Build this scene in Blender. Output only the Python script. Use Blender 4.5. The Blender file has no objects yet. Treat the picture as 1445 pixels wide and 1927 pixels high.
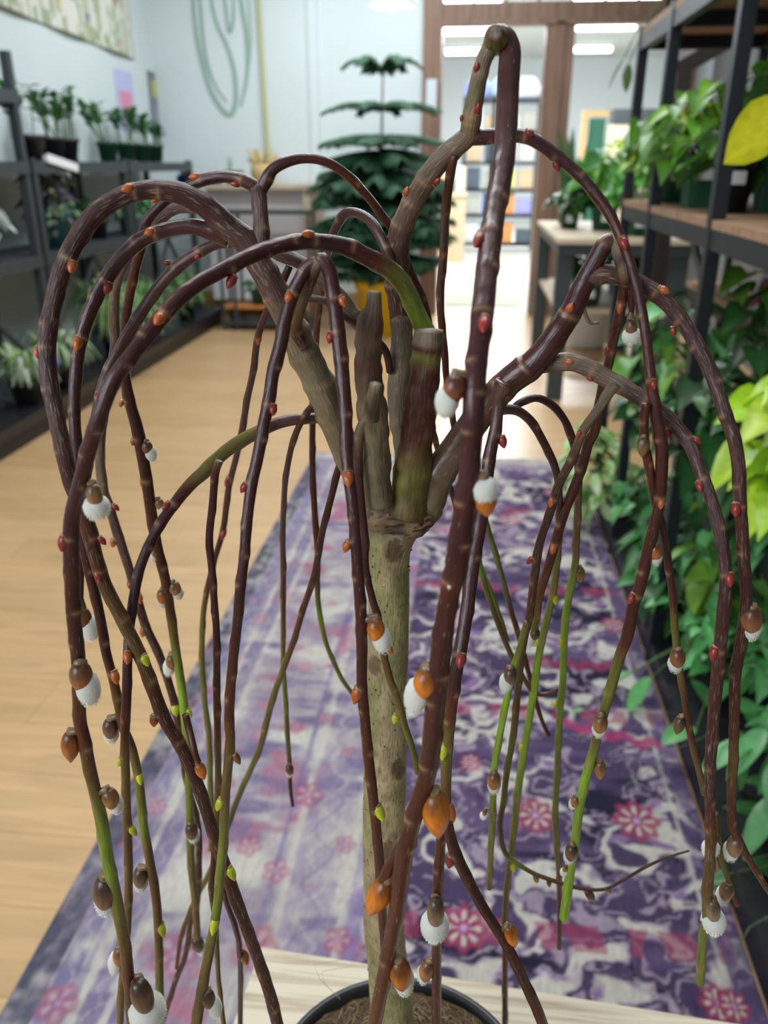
import bpy, math, random
import numpy as np
from mathutils import Vector, Matrix
random.seed(7); rng = np.random.RandomState(5)
C = bpy.context.scene.collection
SC = bpy.context.scene
# ---------------------------------------------------------------- camera
F, CX, CY, CAMZ = 1550.0, 722.5, 963.5, 1.45
PITCH = math.atan(653 / F)
YAW = math.atan(173 / (F / math.cos(PITCH)))
cam_d = bpy.data.cameras.new('camera'); cam = bpy.data.objects.new('camera', cam_d); C.objects.link(cam)
cam.location = (0, 0, CAMZ); cam.rotation_euler = (math.pi/2 - PITCH, 0, YAW)
cam_d.sensor_fit = 'HORIZONTAL'; cam_d.sensor_width = 36; cam_d.lens = F / 1445 * 36
cam_d.clip_start = .02; cam_d.clip_end = 100
cam_d.dof.use_dof = True; cam_d.dof.focus_distance = .47; cam_d.dof.aperture_fstop = 11
SC.camera = cam
SC.view_settings.view_transform = 'Standard'; SC.view_settings.look = 'None'
SC.view_settings.gamma = 1; SC.view_settings.use_curve_mapping = False
SC.view_settings.exposure = 0.0
# ---------------------------------------------------------------- world and lights
w = bpy.data.worlds.new('world'); SC.world = w; w.use_nodes = True
w.node_tree.nodes['Background'].inputs[0].default_value = (.80, .90, 1.0, 1)
w.node_tree.nodes['Background'].inputs[1].default_value = .34
def area(name, loc, target, sx, sy, power, col):
    l = bpy.data.lights.new(name, 'AREA'); l.shape = 'RECTANGLE'; l.size = sx; l.size_y = sy
    l.energy = power; l.color = col
    o = bpy.data.objects.new(name, l); C.objects.link(o); o.location = loc
    o.rotation_euler = (Vector(target) - Vector(loc)).to_track_quat('-Z', 'Y').to_euler()
    return o
area('shop_window_light', (-1.8, -1.6, 2.3), (0, .5, 1.1), 1.6, 1.6, 70, (.86, .94, 1))
area('ceiling_light_front', (-.3, 1.6, 3.7), (-.3, 1.6, 0), 2.4, .4, 70, (.95, .98, 1))
area('ceiling_light_middle', (-.5, 4.6, 3.7), (-.5, 4.6, 0), 2.4, .4, 92, (.93, .97, 1))
area('ceiling_light_rear', (-.8, 7.3, 3.7), (-.8, 7.3, 0), 2.4, .4, 95, (.92, .97, 1))
area('back_room_light', (.8, 12.5, 3.7), (.8, 12.5, 0), 3, 1, 520, (.95, .98, 1))
area('back_room_light_far', (.8, 18, 3.7), (.8, 18, 0), 3, 1, 600, (.95, .98, 1))
# ---------------------------------------------------------------- helpers
def ray(x, y):
    a = (x - CX) / F; b = -(y - CY) / F
    fw = math.cos(PITCH) + b * math.sin(PITCH); up = -math.sin(PITCH) + b * math.cos(PITCH)
    return Vector((a * math.cos(YAW) - fw * math.sin(YAW), a * math.sin(YAW) + fw * math.cos(YAW), up))
O0 = Vector((0, 0, CAMZ))
def atY(x, y, Y): r = ray(x, y); return O0 + r * (Y / r.y)
def atX(x, y, X): r = ray(x, y); return O0 + r * (X / r.x)
def atZ(x, y, z=0.): r = ray(x, y); return O0 + r * ((z - CAMZ) / r.z)
def axial(P):
    d = Vector(P) - O0
    return (-d.x * math.sin(YAW) + d.y * math.cos(YAW)) * math.cos(PITCH) - d.z * math.sin(PITCH)
def px(P):
    d = Vector(P) - O0
    X = d.x * math.cos(YAW) + d.y * math.sin(YAW); fw = -d.x * math.sin(YAW) + d.y * math.cos(YAW)
    z = fw * math.cos(PITCH) - d.z * math.sin(PITCH); u = fw * math.sin(PITCH) + d.z * math.cos(PITCH)
    return CX + F * X / z, CY - F * u / z
def wloc(o):
    v = Vector((0, 0, 0))
    while o: v += o.location; o = o.parent
    return v
class MB:
    def __init__(s): s.v = []; s.f = []; s.c = []; s.m = []; s.sm = []
    def add(s, vs, fs, col=(.5, .5, .5), mi=0, smooth=False):
        b = len(s.v); s.v += [tuple(p) for p in vs]
        s.c += (list(col) if isinstance(col, list) else [col] * len(vs))
        for f in fs: s.f.append(tuple(i + b for i in f)); s.m.append(mi); s.sm.append(smooth)
    def box(s, x0, x1, y0, y1, z0, z1, col=(.5, .5, .5), mi=0):
        vs = [(x, y, z) for z in (z0, z1) for y in (y0, y1) for x in (x0, x1)]
        s.add(vs, [(0, 2, 3, 1), (4, 5, 7, 6), (0, 1, 5, 4), (2, 6, 7, 3), (0, 4, 6, 2), (1, 3, 7, 5)], col, mi)
    def bar(s, a, b, t, u, up=(0, 0, 1), col=(.5, .5, .5), mi=0):
        a = Vector(a); b = Vector(b); d = (b - a).normalized(); n = d.cross(Vector(up))
        if n.length < 1e-4: n = d.cross(Vector((1, 0, 0)))
        n.normalize(); k = n.cross(d)
        vs = [p + n * (sx * t / 2) + k * (sy * u / 2) for p in (a, b) for sx, sy in ((-1, -1), (1, -1), (1, 1), (-1, 1))]
        s.add(vs, [(3, 2, 1, 0), (4, 5, 6, 7), (0, 1, 5, 4), (1, 2, 6, 5), (2, 3, 7, 6), (3, 0, 4, 7)], col, mi)
    def lathe(s, cx, cy, prof, seg=24, col=(.5, .5, .5), mi=0, cap=True, smooth=True):
        n = len(prof)
        vs = [(cx + r * math.cos(2 * math.pi * k / seg), cy + r * math.sin(2 * math.pi * k / seg), z) for r, z in prof for k in range(seg)]
        fs = [(i * seg + k, i * seg + (k + 1) % seg, (i + 1) * seg + (k + 1) % seg, (i + 1) * seg + k) for i in range(n - 1) for k in range(seg)]
        if cap: fs.append(tuple(range(seg))[::-1]); fs.append(tuple((n - 1) * seg + k for k in range(seg)))
        s.add(vs, fs, col, mi, smooth)
    def tube(s, pts, rad, seg=8, col=(.5, .5, .5), mi=0, jit=0, cap=True, sq=None):
        pts = [Vector(p) for p in pts]; n = len(pts)
        if not isinstance(rad, (list, tuple)): rad = [rad] * n
        vs = []; cs = []; prev = None
        for i, p in enumerate(pts):
            t = (pts[min(i + 1, n - 1)] - pts[max(i - 1, 0)]).normalized()
            if prev is None:
                prev = t.cross(Vector((0, 1, 0.01)));
                if prev.length < 1e-3: prev = t.cross(Vector((1, 0, 0)))
            prev = (prev - t * prev.dot(t)).normalized(); k = t.cross(prev)
            for j in range(seg):
                a = 2 * math.pi * j / seg; r = rad[i] * (1 + (jit * (random.random() - .5) if jit else 0))
                vs.append(p + (prev * math.cos(a) + k * math.sin(a)) * r)
                cs.append(col[i] if isinstance(col, list) else col)
        fs = [(i * seg + j, i * seg + (j + 1) % seg, (i + 1) * seg + (j + 1) % seg, (i + 1) * seg + j) for i in range(n - 1) for j in range(seg)]
        if cap: fs.append(tuple(range(seg))[::-1]); fs.append(tuple((n - 1) * seg + j for j in range(seg)))
        s.add(vs, fs, cs, mi, True)
    def build(s, name, mats, parent=None, kind=None):
        off = wloc(parent) if parent else Vector((0, 0, 0))
        me = bpy.data.meshes.new(name)
        me.from_pydata([(v[0] - off.x, v[1] - off.y, v[2] - off.z) for v in s.v], [], s.f)
        if not isinstance(mats, (list, tuple)): mats = [mats]
        for m in mats: me.materials.append(m)
        me.polygons.foreach_set('material_index', s.m); me.polygons.foreach_set('use_smooth', s.sm)
        a = me.color_attributes.new('Col', 'FLOAT_COLOR', 'POINT')
        a.data.foreach_set('color', np.array([(c[0], c[1], c[2], 1.) for c in s.c], dtype=np.float32).ravel())
        me.update()
        o = bpy.data.objects.new(name, me); C.objects.link(o)
        if parent: o.parent = parent
        if kind: o['kind'] = kind
        return o
def tag(o, label, cat, group=None):
    o['label'] = label; o['category'] = cat
    if group: o['group'] = group
    return o
def thing(name, label, cat, loc, group=None):
    o = bpy.data.objects.new(name, None); C.objects.link(o); o.location = loc; o.empty_display_size = .05
    return tag(o, label, cat, group)
# ---------------------------------------------------------------- materials
def mat(name, col=(.5, .5, .5), rough=.6, metal=0., attr=False, var=.0, scale=(20, 20, 20), bump=0., emit=None, estr=1., trans=0., coat=0., spec=.5, alt=None, altlo=.45, althi=.6, sheen=0.):
    m = bpy.data.materials.new(name); m.use_nodes = True; nt = m.node_tree; N = nt.nodes; L = nt.links
    b = N['Principled BSDF']; b.inputs['Roughness'].default_value = rough; b.inputs['Metallic'].default_value = metal
    b.inputs['Specular IOR Level'].default_value = spec
    b.inputs['Coat Weight'].default_value = coat; b.inputs['Coat Roughness'].default_value = .15
    b.inputs['Sheen Weight'].default_value = sheen
    tc = N.new('ShaderNodeTexCoord'); mp = N.new('ShaderNodeMapping'); mp.inputs['Scale'].default_value = scale
    L.new(tc.outputs['Object'], mp.inputs[0])
    ns = N.new('ShaderNodeTexNoise'); ns.inputs['Scale'].default_value = 1; ns.inputs['Detail'].default_value = 5
    L.new(mp.outputs[0], ns.inputs[0])
    if attr:
        at = N.new('ShaderNodeAttribute'); at.attribute_name = 'Col'; src = at.outputs['Color']
    else:
        rgb = N.new('ShaderNodeRGB'); rgb.outputs[0].default_value = (*col, 1); src = rgb.outputs[0]
    if alt:
        cr = N.new('ShaderNodeMapRange'); cr.inputs['From Min'].default_value = altlo; cr.inputs['From Max'].default_value = althi
        L.new(ns.outputs[0], cr.inputs[0])
        mx0 = N.new('ShaderNodeMix'); mx0.data_type = 'RGBA'; L.new(cr.outputs[0], mx0.inputs[0]); L.new(src, mx0.inputs[6]); mx0.inputs[7].default_value = (*alt, 1)
        src = mx0.outputs[2]
    if var:
        mr = N.new('ShaderNodeMapRange'); mr.inputs['From Min'].default_value = .3; mr.inputs['From Max'].default_value = .7
        mr.inputs['To Min'].default_value = 1 - var; mr.inputs['To Max'].default_value = 1 + var; L.new(ns.outputs[0], mr.inputs[0])
        mx = N.new('ShaderNodeVectorMath'); mx.operation = 'SCALE'; L.new(src, mx.inputs[0]); L.new(mr.outputs[0], mx.inputs['Scale']); src = mx.outputs[0]
    L.new(src, b.inputs['Base Color'])
    if bump:
        bp = N.new('ShaderNodeBump'); bp.inputs['Strength'].default_value = bump; bp.inputs['Distance'].default_value = .002
        L.new(ns.outputs[0], bp.inputs['Height']); L.new(bp.outputs[0], b.inputs['Normal'])
    if emit: b.inputs['Emission Color'].default_value = (*emit, 1); b.inputs['Emission Strength'].default_value = estr
    if trans:
        tr = N.new('ShaderNodeBsdfTranslucent'); L.new(src, tr.inputs[0]); ms = N.new('ShaderNodeMixShader'); ms.inputs[0].default_value = trans
        L.new(b.outputs[0], ms.inputs[1]); L.new(tr.outputs[0], ms.inputs[2]); L.new(ms.outputs[0], N['Material Output'].inputs[0])
    return m
M = {}
M['black'] = mat('black_metal', (.012, .016, .022), .45, .2)
M['dkgrey'] = mat('dark_grey_metal', (.045, .055, .06), .5, .2)
M['wall'] = mat('pale_blue_paint', (.64, .715, .72), .75, var=.03, scale=(1, 1, 1))
M['wallw'] = mat('white_paint', (.72, .76, .78), .8, var=.02, scale=(1, 1, 1))
M['woodtrim'] = mat('brown_wood_trim', (.20, .115, .075), .45, var=.3, scale=(30, 30, 2))
M['shelfwood'] = mat('rack_board_wood', (.30, .175, .10), .6, var=.25, scale=(4, 40, 40))
M['palewood'] = mat('pale_board', (.52, .42, .30), .6, var=.12, scale=(4, 30, 30))
M['basewood'] = mat('baseboard_wood', (.42, .25, .12), .5, var=.1, scale=(2, 10, 10))
M['leaf'] = mat('leaf', attr=True, rough=.35, var=.15, scale=(60, 60, 60), trans=.35)
M['leafm'] = mat('matte_leaf', attr=True, rough=.6, var=.2, scale=(40, 40, 40), trans=.15)
M['gpot'] = mat('green_plastic', (.018, .085, .045), .4, var=.1)
M['bpot'] = mat('black_plastic', (.013, .013, .015), .4)
M['tpot'] = mat('teal_ceramic', (.03, .13, .15), .3)
M['ypot'] = mat('yellow_plastic', (.75, .48, .01), .4)
M['soil'] = mat('soil', (.03, .018, .01), .95, var=.5, scale=(150, 150, 150), bump=.8)
M['tag'] = mat('white_label_paper', (.8, .82, .85), .6)
M['attr'] = mat('painted_surface', attr=True, rough=.7)
M['attrg'] = mat('glossy_painted_surface', attr=True, rough=.35)
M['tube'] = mat('fluorescent_tube', (1, 1, 1), emit=(.95, 1, 1), estr=7)
M['glass'] = mat('frosted_glass', (.8, .88, .9), .15, emit=(.75, .9, 1), estr=.35)
# bark: attribute colour with lengthwise flecks from the (round, along) coordinate stored in 'bk'
def bark(name, flecks=(.33, .27, .18), lo=.60, hi=.68, rough=.3, sc=(3., 420.), var=.3, amt=.75, coat=.25, bump=.35):
    m = bpy.data.materials.new(name); m.use_nodes = True; nt = m.node_tree; N = nt.nodes; L = nt.links
    b = N['Principled BSDF']; b.inputs['Roughness'].default_value = rough; b.inputs['Coat Weight'].default_value = coat; b.inputs['Coat Roughness'].default_value = .2; b.inputs['Specular IOR Level'].default_value = .42
    at = N.new('ShaderNodeAttribute'); at.attribute_name = 'Col'; bk = N.new('ShaderNodeAttribute'); bk.attribute_name = 'bk'
    mp = N.new('ShaderNodeMapping'); mp.inputs['Scale'].default_value = (sc[0], sc[0], sc[1]); L.new(bk.outputs['Vector'], mp.inputs[0])
    ns = N.new('ShaderNodeTexNoise'); ns.inputs['Scale'].default_value = 1; ns.inputs['Detail'].default_value = 3; L.new(mp.outputs[0], ns.inputs[0])
    mr = N.new('ShaderNodeMapRange'); mr.inputs['From Min'].default_value = lo; mr.inputs['From Max'].default_value = hi; mr.inputs['To Max'].default_value = amt; L.new(ns.outputs[0], mr.inputs[0])
    mp2 = N.new('ShaderNodeMapping'); mp2.inputs['Scale'].default_value = (1.2, 1.2, 60); L.new(bk.outputs['Vector'], mp2.inputs[0])
    n2 = N.new('ShaderNodeTexNoise'); n2.inputs['Detail'].default_value = 4; n2.inputs['Scale'].default_value = 1.; L.new(mp2.outputs[0], n2.inputs[0])
    m2 = N.new('ShaderNodeMapRange'); m2.inputs['From Min'].default_value = .3; m2.inputs['From Max'].default_value = .7; m2.inputs['To Min'].default_value = 1 - var; m2.inputs['To Max'].default_value = 1 + var; L.new(n2.outputs[0], m2.inputs[0])
    sc_ = N.new('ShaderNodeVectorMath'); sc_.operation = 'SCALE'; L.new(at.outputs['Color'], sc_.inputs[0]); L.new(m2.outputs[0], sc_.inputs['Scale'])
    mx = N.new('ShaderNodeMix'); mx.data_type = 'RGBA'; L.new(mr.outputs[0], mx.inputs[0]); L.new(sc_.outputs[0], mx.inputs[6]); mx.inputs[7].default_value = (*flecks, 1)
    L.new(mx.outputs[2], b.inputs['Base Color'])
    bp = N.new('ShaderNodeBump'); bp.inputs['Strength'].default_value = bump; bp.inputs['Distance'].default_value = .0008; L.new(ns.outputs[0], bp.inputs['Height']); L.new(bp.outputs[0], b.inputs['Normal'])
    return m
M['bark'] = bark('young_bark', lo=.66, hi=.74, amt=.55, sc=(6., 150.), rough=.27, coat=.05)
M['barkrough'] = bark('flecked_bark', lo=.57, hi=.70, rough=.45, sc=(6.5, 130), coat=.03, bump=.8, amt=.65)
M['stubbark'] = bark('stub_bark', flecks=(.10, .08, .045), lo=.50, hi=.68, rough=.55, sc=(4., 90), coat=0, bump=1., amt=.7, var=.45)
M['trunkbark'] = bark('trunk_bark', flecks=(.10, .08, .045), lo=.55, hi=.7, rough=.6, sc=(9, 160), var=.3, amt=.7, coat=0, bump=1.)
# ---------------------------------------------------------------- noise for colour patterns
def vnoise(x, y, seed=0):
    xi = np.floor(x).astype(np.int64); yi = np.floor(y).astype(np.int64); xf = x - xi; yf = y - yi
    u = xf * xf * (3 - 2 * xf); v = yf * yf * (3 - 2 * yf)
    def h(a, b):
        n = (a * 374761393 + b * 668265263 + seed * 974634777) & 0xffffffff
        n = ((n ^ (n >> 13)) * 1274126177) & 0xffffffff
        return ((n ^ (n >> 16)) & 0xffff) / 65535.
    return (h(xi, yi) * (1 - u) + h(xi + 1, yi) * u) * (1 - v) + (h(xi, yi + 1) * (1 - u) + h(xi + 1, yi + 1) * u) * v
def fbm(x, y, seed=0, o=4):
    s = 0; a = .5
    for k in range(o): s = s + a * vnoise(x * 2 ** k, y * 2 ** k, seed + k); a *= .5
    return s / (1 - .5 ** o)
# ================================================================ SETTING
def struct(name, mb, m): o = mb.build(name, m); o['kind'] = 'structure'; return o
fm = bpy.data.materials.new('oak_laminate'); fm.use_nodes = True; N = fm.node_tree.nodes; L = fm.node_tree.links
b = N['Principled BSDF']; b.inputs['Roughness'].default_value = .30
tc = N.new('ShaderNodeTexCoord')
mp = N.new('ShaderNodeMapping'); mp.inputs['Scale'].default_value = (1.1, 9, 1); L.new(tc.outputs['Object'], mp.inputs[0])
n1 = N.new('ShaderNodeTexNoise'); n1.inputs['Scale'].default_value = 2.2; n1.inputs['Detail'].default_value = 7; n1.inputs['Distortion'].default_value = 1.5; L.new(mp.outputs[0], n1.inputs[0])
br = N.new('ShaderNodeTexBrick'); br.inputs['Scale'].default_value = 1; br.inputs['Brick Width'].default_value = 1.2; br.inputs['Row Height'].default_value = .2; br.inputs['Mortar Size'].default_value = .0015
br.inputs['Color1'].default_value = (.56, .36, .18, 1); br.inputs['Color2'].default_value = (.51, .325, .158, 1); br.inputs['Mortar'].default_value = (.36, .21, .095, 1); L.new(tc.outputs['Object'], br.inputs[0])
mr = N.new('ShaderNodeMapRange'); mr.inputs['From Min'].default_value = .3; mr.inputs['From Max'].default_value = .7; mr.inputs['To Min'].default_value = .86; mr.inputs['To Max'].default_value = 1.12; L.new(n1.outputs[0], mr.inputs[0])
vm = N.new('ShaderNodeVectorMath'); vm.operation = 'SCALE'; L.new(br.outputs['Color'], vm.inputs[0]); L.new(mr.outputs[0], vm.inputs['Scale']); L.new(vm.outputs[0], b.inputs['Base Color'])
m_ = MB(); m_.box(-3.3, 2.2, -2.5, 9.0, -.05, 0); struct('floor', m_, fm)
m_ = MB(); m_.box(-3.5, 5.5, 9.0, 26, -.05, 0); struct('floor_back_room', m_, mat('back_room_floor', (.55, .55, .50), .25, var=.06, scale=(1, 1, 1)))
m_ = MB(); m_.box(-3.35, -3.2, -2.5, 9.05, 0, 4.2); struct('wall_left', m_, M['wall'])
m_ = MB(); m_.box(-3.2, -.54, 8.9, 9.05, 0, 4.2); m_.box(-1.64, -1.55, 8.86, 8.9, 0, 4.2); m_.box(1.95, 2.3, 8.9, 9.05, 0, 4.2); struct('wall_back', m_, M['wall'])
m_ = MB(); m_.box(2.15, 2.3, -2.5, 9.05, 0, 4.2); struct('wall_right', m_, mat('right_wall_paint', (.16, .17, .17), .8))
m_ = MB(); m_.box(-3.2, -1.64, 8.875, 8.9, 0, .2); m_.box(-1.55, -.55, 8.875, 8.9, 0, .2); struct('baseboard_back', m_, M['basewood'])
m_ = MB(); m_.box(-3.2, -3.18, -2.5, 8.87, 0, .16); struct('baseboard_left', m_, M['basewood'])
# wooden frame of the wide opening with its transom
m_ = MB()
m_.box(-.54, -.36, 8.82, 9.1, 0, 4.2); m_.box(.60, .86, 8.82, 9.1, 0, 2.66); m_.box(.69, .77, 8.80, 8.82, 0, 2.66); m_.box(1.80, 1.98, 8.82, 9.1, 0, 4.2)
m_.box(-.36, 1.80, 8.84, 9.1, 2.66, 2.83); m_.box(-.36, 1.8, 8.80, 8.84, 2.64, 2.69)
for x in (-.08, .22, .52, .82, 1.12, 1.42): m_.box(x - .012, x + .012, 8.93, 8.96, 2.83, 4.2)
struct('trim_1', m_, M['woodtrim'])
m_ = MB(); m_.box(-.5, -.40, 8.79, 8.82, 1.95, 2.20); struct('trim_2', m_, mat('pale_notice_paint', (.6, .66, .72), .3))
# back room shell
m_ = MB(); m_.box(-3.5, 5.5, 25.5, 25.7, 0, 4.2); m_.box(-3.5, -3.35, 9.05, 25.5, 0, 4.2); m_.box(5.4, 5.5, 9.05, 25.5, 0, 4.2); struct('wall_back_room', m_, M['wallw'])
m_ = MB(); m_.box(-3.5, 5.5, 9.1, 25.7, 4.1, 4.2); struct('ceiling', m_, mat('ceiling_paint', (.62, .63, .60), .9))
# fluorescent tubes
for i, (x0, x1, y, lab) in enumerate([(-.80, .33, 16.0, 'topmost fluorescent tube seen above the wooden beam, left of the post'), (-.87, .33, 19.5, 'long white fluorescent tube just below the beam on the left side'),
        (-.85, .2, 22.8, 'lowest fluorescent tube on the left, nearest the far wall'), (1.45, 2.9, 16.0, 'fluorescent tube above the wooden beam on the right'),
        (1.87, 3.05, 19.2, 'bright fluorescent tube below the beam, right of the wooden post'), (2.22, 3.1, 22.7, 'lowest short fluorescent tube right of the wooden post')]):
    t = thing('ceiling_light', lab, 'ceiling light', ((x0 + x1) / 2, y, 4.1), 'fluorescent ceiling lights in the back room')
    m_ = MB(); m_.box(x0, x1, y - .12, y + .12, 4.03, 4.1); m_.build('housing', M['wallw'], t)
    m_ = MB()
    for k in (-.06, .06): m_.tube([(x0 + .02, y + k, 3.98), (x1 - .02, y + k, 3.98)], .05, 10)
    m_.build('diffuser', M['tube'], t)
# ================================================================ RUG
XL, XR, YN, YF, ST = -.81, .595, .35, 4.2, .005
nx = int((XR - XL) / ST) + 1; ny = int((YF - YN) / ST) + 1
gx, gy = np.meshgrid(np.linspace(XL, XR, nx), np.linspace(YN, YF, ny))
u = gx; v = gy
wn = fbm(u * 260, v * 60, 3, 2); wn2 = fbm(u * 5, v * 14, 8, 4)
def mixc(a, b, t): t = np.clip(t, 0, 1)[..., None]; return np.array(a) * (1 - t) + np.array(b) * t
def over(c, col, t): t = np.clip(t, 0, 1)[..., None]; return c * (1 - t) + np.array(col) * t
cream = (.44, .415, .37); lilac = (.26, .205, .265); purple = (.060, .040, .088); slate = (.075, .075, .105); dark = (.018, .015, .035); rose = (.25, .04, .09)
f1 = fbm(u * 9, v * 9, 11, 4); f2 = fbm(u * 22, v * 22, 12, 3); f3 = fbm(u * 6, v * 16, 15, 4)
# worn pale field on the left
c = mixc(lilac, cream, (f1 - .30) * 3.2)
c = over(c, (.16, .13, .22), (f3 - .53) * 7 * .8)
c = over(c, (.32, .14, .19), (fbm(u * 11 + 5, v * 13, 77, 3) - .60) * 9 * .7)
# deep field
dsp = fbm(u * 3, v * 3, 30, 3)
cd = mixc(purple, (.105, .072, .145), (f3 - .44) * 4)
cd = over(cd, dark, (fbm(u * 2.2, v * 9, 40, 3) - .55) * 9)
wx = u + .05 * (fbm(u * 13, v * 13, 50, 3) - .5) * 2; wy = v + .05 * (fbm(u * 13, v * 13, 51, 3) - .5) * 2
orn = fbm(wx * 7.5, wy * 12.5, 90, 3) + .10 * np.sin(wx * 46) * np.sin(wy * 42)
lac = fbm(wx * 20, wy * 24, 95, 2)
cd = over(cd, lilac, (orn - .50) * 22 * .9)
cd = over(cd, cream, (orn - .545) * 26)
cd = over(cd, purple, (orn - .70) * 26)
cd = over(cd, lilac, (.022 - np.abs(orn - .44)) * 90 * .8)
cd = over(cd, dark, (.012 - np.abs(orn - .52)) * 140 * .7)
cd = over(cd, lilac, ((lac - .66) * 18) * (orn < .5) * .8)
cd = over(cd, (.20, .12, .24), ((.34 - lac) * 12) * (orn > .56) * .8)
cd = over(cd, rose, np.where((np.abs(np.sin(v * 4.2 + 1.1)) < .13) & (np.sin(u * 70) + np.sin(u * 31 + v * 20) > -.2), .65, 0))
# left boundary of the deep field: irregular
edge = -.17 + .0 * v
t = np.clip((u - edge) / .012, 0, 1)[..., None]; c = c * (1 - t) + cd * t
def stripe(x0, x1, col, a=1., wob=.004):
    global c
    uu = u + wob * (fbm(v * 30, u * 0 + 3, 60, 2) - .5)
    m = np.clip((uu - x0) / .004, 0, 1) * np.clip((x1 - uu) / .004, 0, 1)
    wr_ = np.clip(1.5 - 1.6 * fbm(u * 40, v * 25, int(abs(x0) * 997) % 97, 3), .25, 1)
    c = over(c, col, m * a * wr_)
stripe(-.9, -.745, slate); stripe(-.745, -.70, (.17, .15, .25)); stripe(-.70, -.685, (.25, .23, .28)); stripe(-.685, -.665, cream, .9); stripe(-.665, -.625, (.19, .16, .24))
stripe(-.625, -.605, cream, .9); stripe(-.39, -.372, (.14, .12, .24), .85); stripe(-.362, -.34, cream, .85); stripe(-.34, -.235, (.24, .19, .28), .6); stripe(-.225, -.205, cream, .9); stripe(-.205, -.17, (.2, .15, .3), .8)
stripe(.53, .545, cream, .8); stripe(.545, .62, (.10, .07, .15), .85)
for vv, col in ((4.10, cream), (4.02, lilac)): c = over(c, col, ((v > vv) & (v < vv + .09)) * .7)
# small scroll work in the borders
for (xc, per, hw) in ((-.72, .085, .016), (-.645, .07, .013), (-.288, .16, .035)):
    ww_ = np.sin((v + .3 * (fbm(u * 20, v * 9, 33, 2) - .5) * per) * 6.283 / per)
    d = np.abs((u - xc) / hw - .75 * ww_)
    c = over(c, cream, np.clip((.26 - d) * 6, 0, 1) * .4 * (np.abs(u - xc) < hw * 1.3))
    c = over(c, (.15, .12, .24), np.clip((.22 - np.abs((u - xc) / hw + .75 * ww_)) * 6, 0, 1) * .5 * (np.abs(u - xc) < hw * 1.3))
def rosette(X, Y, r, col=rose, petals=8, inner=cream, aspect=1.2, a=.9):
    global c
    dx = (u - X); dy = (v - Y) / aspect; d = np.hypot(dx, dy) / r; th = np.arctan2(dy, dx)
    lim = 1 + .12 * np.cos(th * petals)
    c = over(c, col, np.clip((lim - d) * 6, 0, 1) * a)
    pet = np.clip((.78 - d) * 8, 0, 1) * np.clip((d - .22) * 10, 0, 1) * np.clip((np.cos(th * petals) - .1) * 3, 0, 1)
    c = over(c, inner, pet * a); c = over(c, (.4, .3, .5), np.clip((.2 - d) * 10, 0, 1) * a)
for x, y, r in ((1007, 1540, .05), (1197, 1550, .056), (1350, 1895, .035), (872, 1752, .05), (1155, 1180, .045), (1380, 1900, .03), (980, 1520, .02), (885, 1440, .03)):
    P = atZ(x, y); rosette(P.x, P.y, r)
for x, y, r in ((297, 1525, .026), (470, 1597, .03), (520, 1645, .032), (612, 1357, .026), (490, 1387, .026), (555, 1375, .024), (636, 1775, .03), (110, 1895, .04), (650, 1595, .026), (500, 1330, .024),
        (655, 1420, .02), (575, 1260, .026), (645, 1226, .026), (610, 1200, .02), (540, 1255, .026), (490, 1170, .024), (560, 1170, .02), (625, 1140, .02), (480, 1790, .05), (330, 1800, .05), (580, 1500, .04), (240, 1690, .02), (420, 1480, .03), (860, 1170, .05), (840, 1000, .05), (880, 1090, .05), (960, 980, .06), (1040, 930, .05)):
    P = atZ(x, y); rosette(P.x, P.y, r, (.31, .09, .14), 5, (.42, .34, .37), 1.15, .6)
# red scroll band
P = atZ(1165, 1260); m = np.clip((.028 - np.abs(v - P.y - .012 * np.sin(u * 95))) * 80, 0, 1) * ((u > .2) & (u < .5)); c = over(c, (.21, .03, .08), m * .8)
P = atZ(1200, 1400); m = np.clip((.026 - np.abs(v - P.y + .3 * (u - P.x) - .012 * np.sin(u * 85))) * 80, 0, 1) * ((u > .3) & (u < .56)); c = over(c, (.27, .035, .11), m * .9)
c = c * (.80 + .40 * wn)[..., None] * (.85 + .3 * wn2)[..., None]
mb = MB()
z = np.full(gx.shape, .009)
V = np.stack([gx, gy, z], -1).reshape(-1, 3)
idx = np.arange(nx * ny).reshape(ny, nx)
Q = np.stack([idx[:-1, :-1], idx[:-1, 1:], idx[1:, 1:], idx[1:, :-1]], -1).reshape(-1, 4)
me = bpy.data.meshes.new('area_rug')
ring = np.concatenate([idx[0, :], idx[1:, -1], idx[-1, -2::-1], idx[-2:0:-1, 0]]); base = len(V); R2 = V[ring].copy(); R2[:, 2] = .0005
V = np.vstack([V, R2]); k = len(ring); S = np.array([[ring[i], base + i, base + (i + 1) % k, ring[(i + 1) % k]] for i in range(k)]); Q = np.vstack([Q, S, ])
me.vertices.add(len(V)); me.vertices.foreach_set('co', V.ravel())
me.loops.add(len(Q) * 4); me.loops.foreach_set('vertex_index', Q.ravel().astype(np.int32))
me.polygons.add(len(Q)); me.polygons.foreach_set('loop_start', np.arange(0, len(Q) * 4, 4, dtype=np.int32))
me.update(calc_edges=True)
cc = np.clip(c.reshape(-1, 3), 0, 1); cc = np.vstack([cc, cc[ring] * .6]); cc = np.hstack([cc, np.ones((len(cc), 1))]).astype(np.float32)
a = me.color_attributes.new('Col', 'FLOAT_COLOR', 'POINT'); a.data.foreach_set('color', cc.ravel())
me.materials.append(mat('woven_rug', attr=True, rough=.95, var=.12, scale=(300, 900, 1), bump=.2, spec=.1))
o = bpy.data.objects.new('area_rug', me); C.objects.link(o)
tag(o, 'long worn purple and lilac oriental runner rug on the wooden floor', 'rug')
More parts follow.
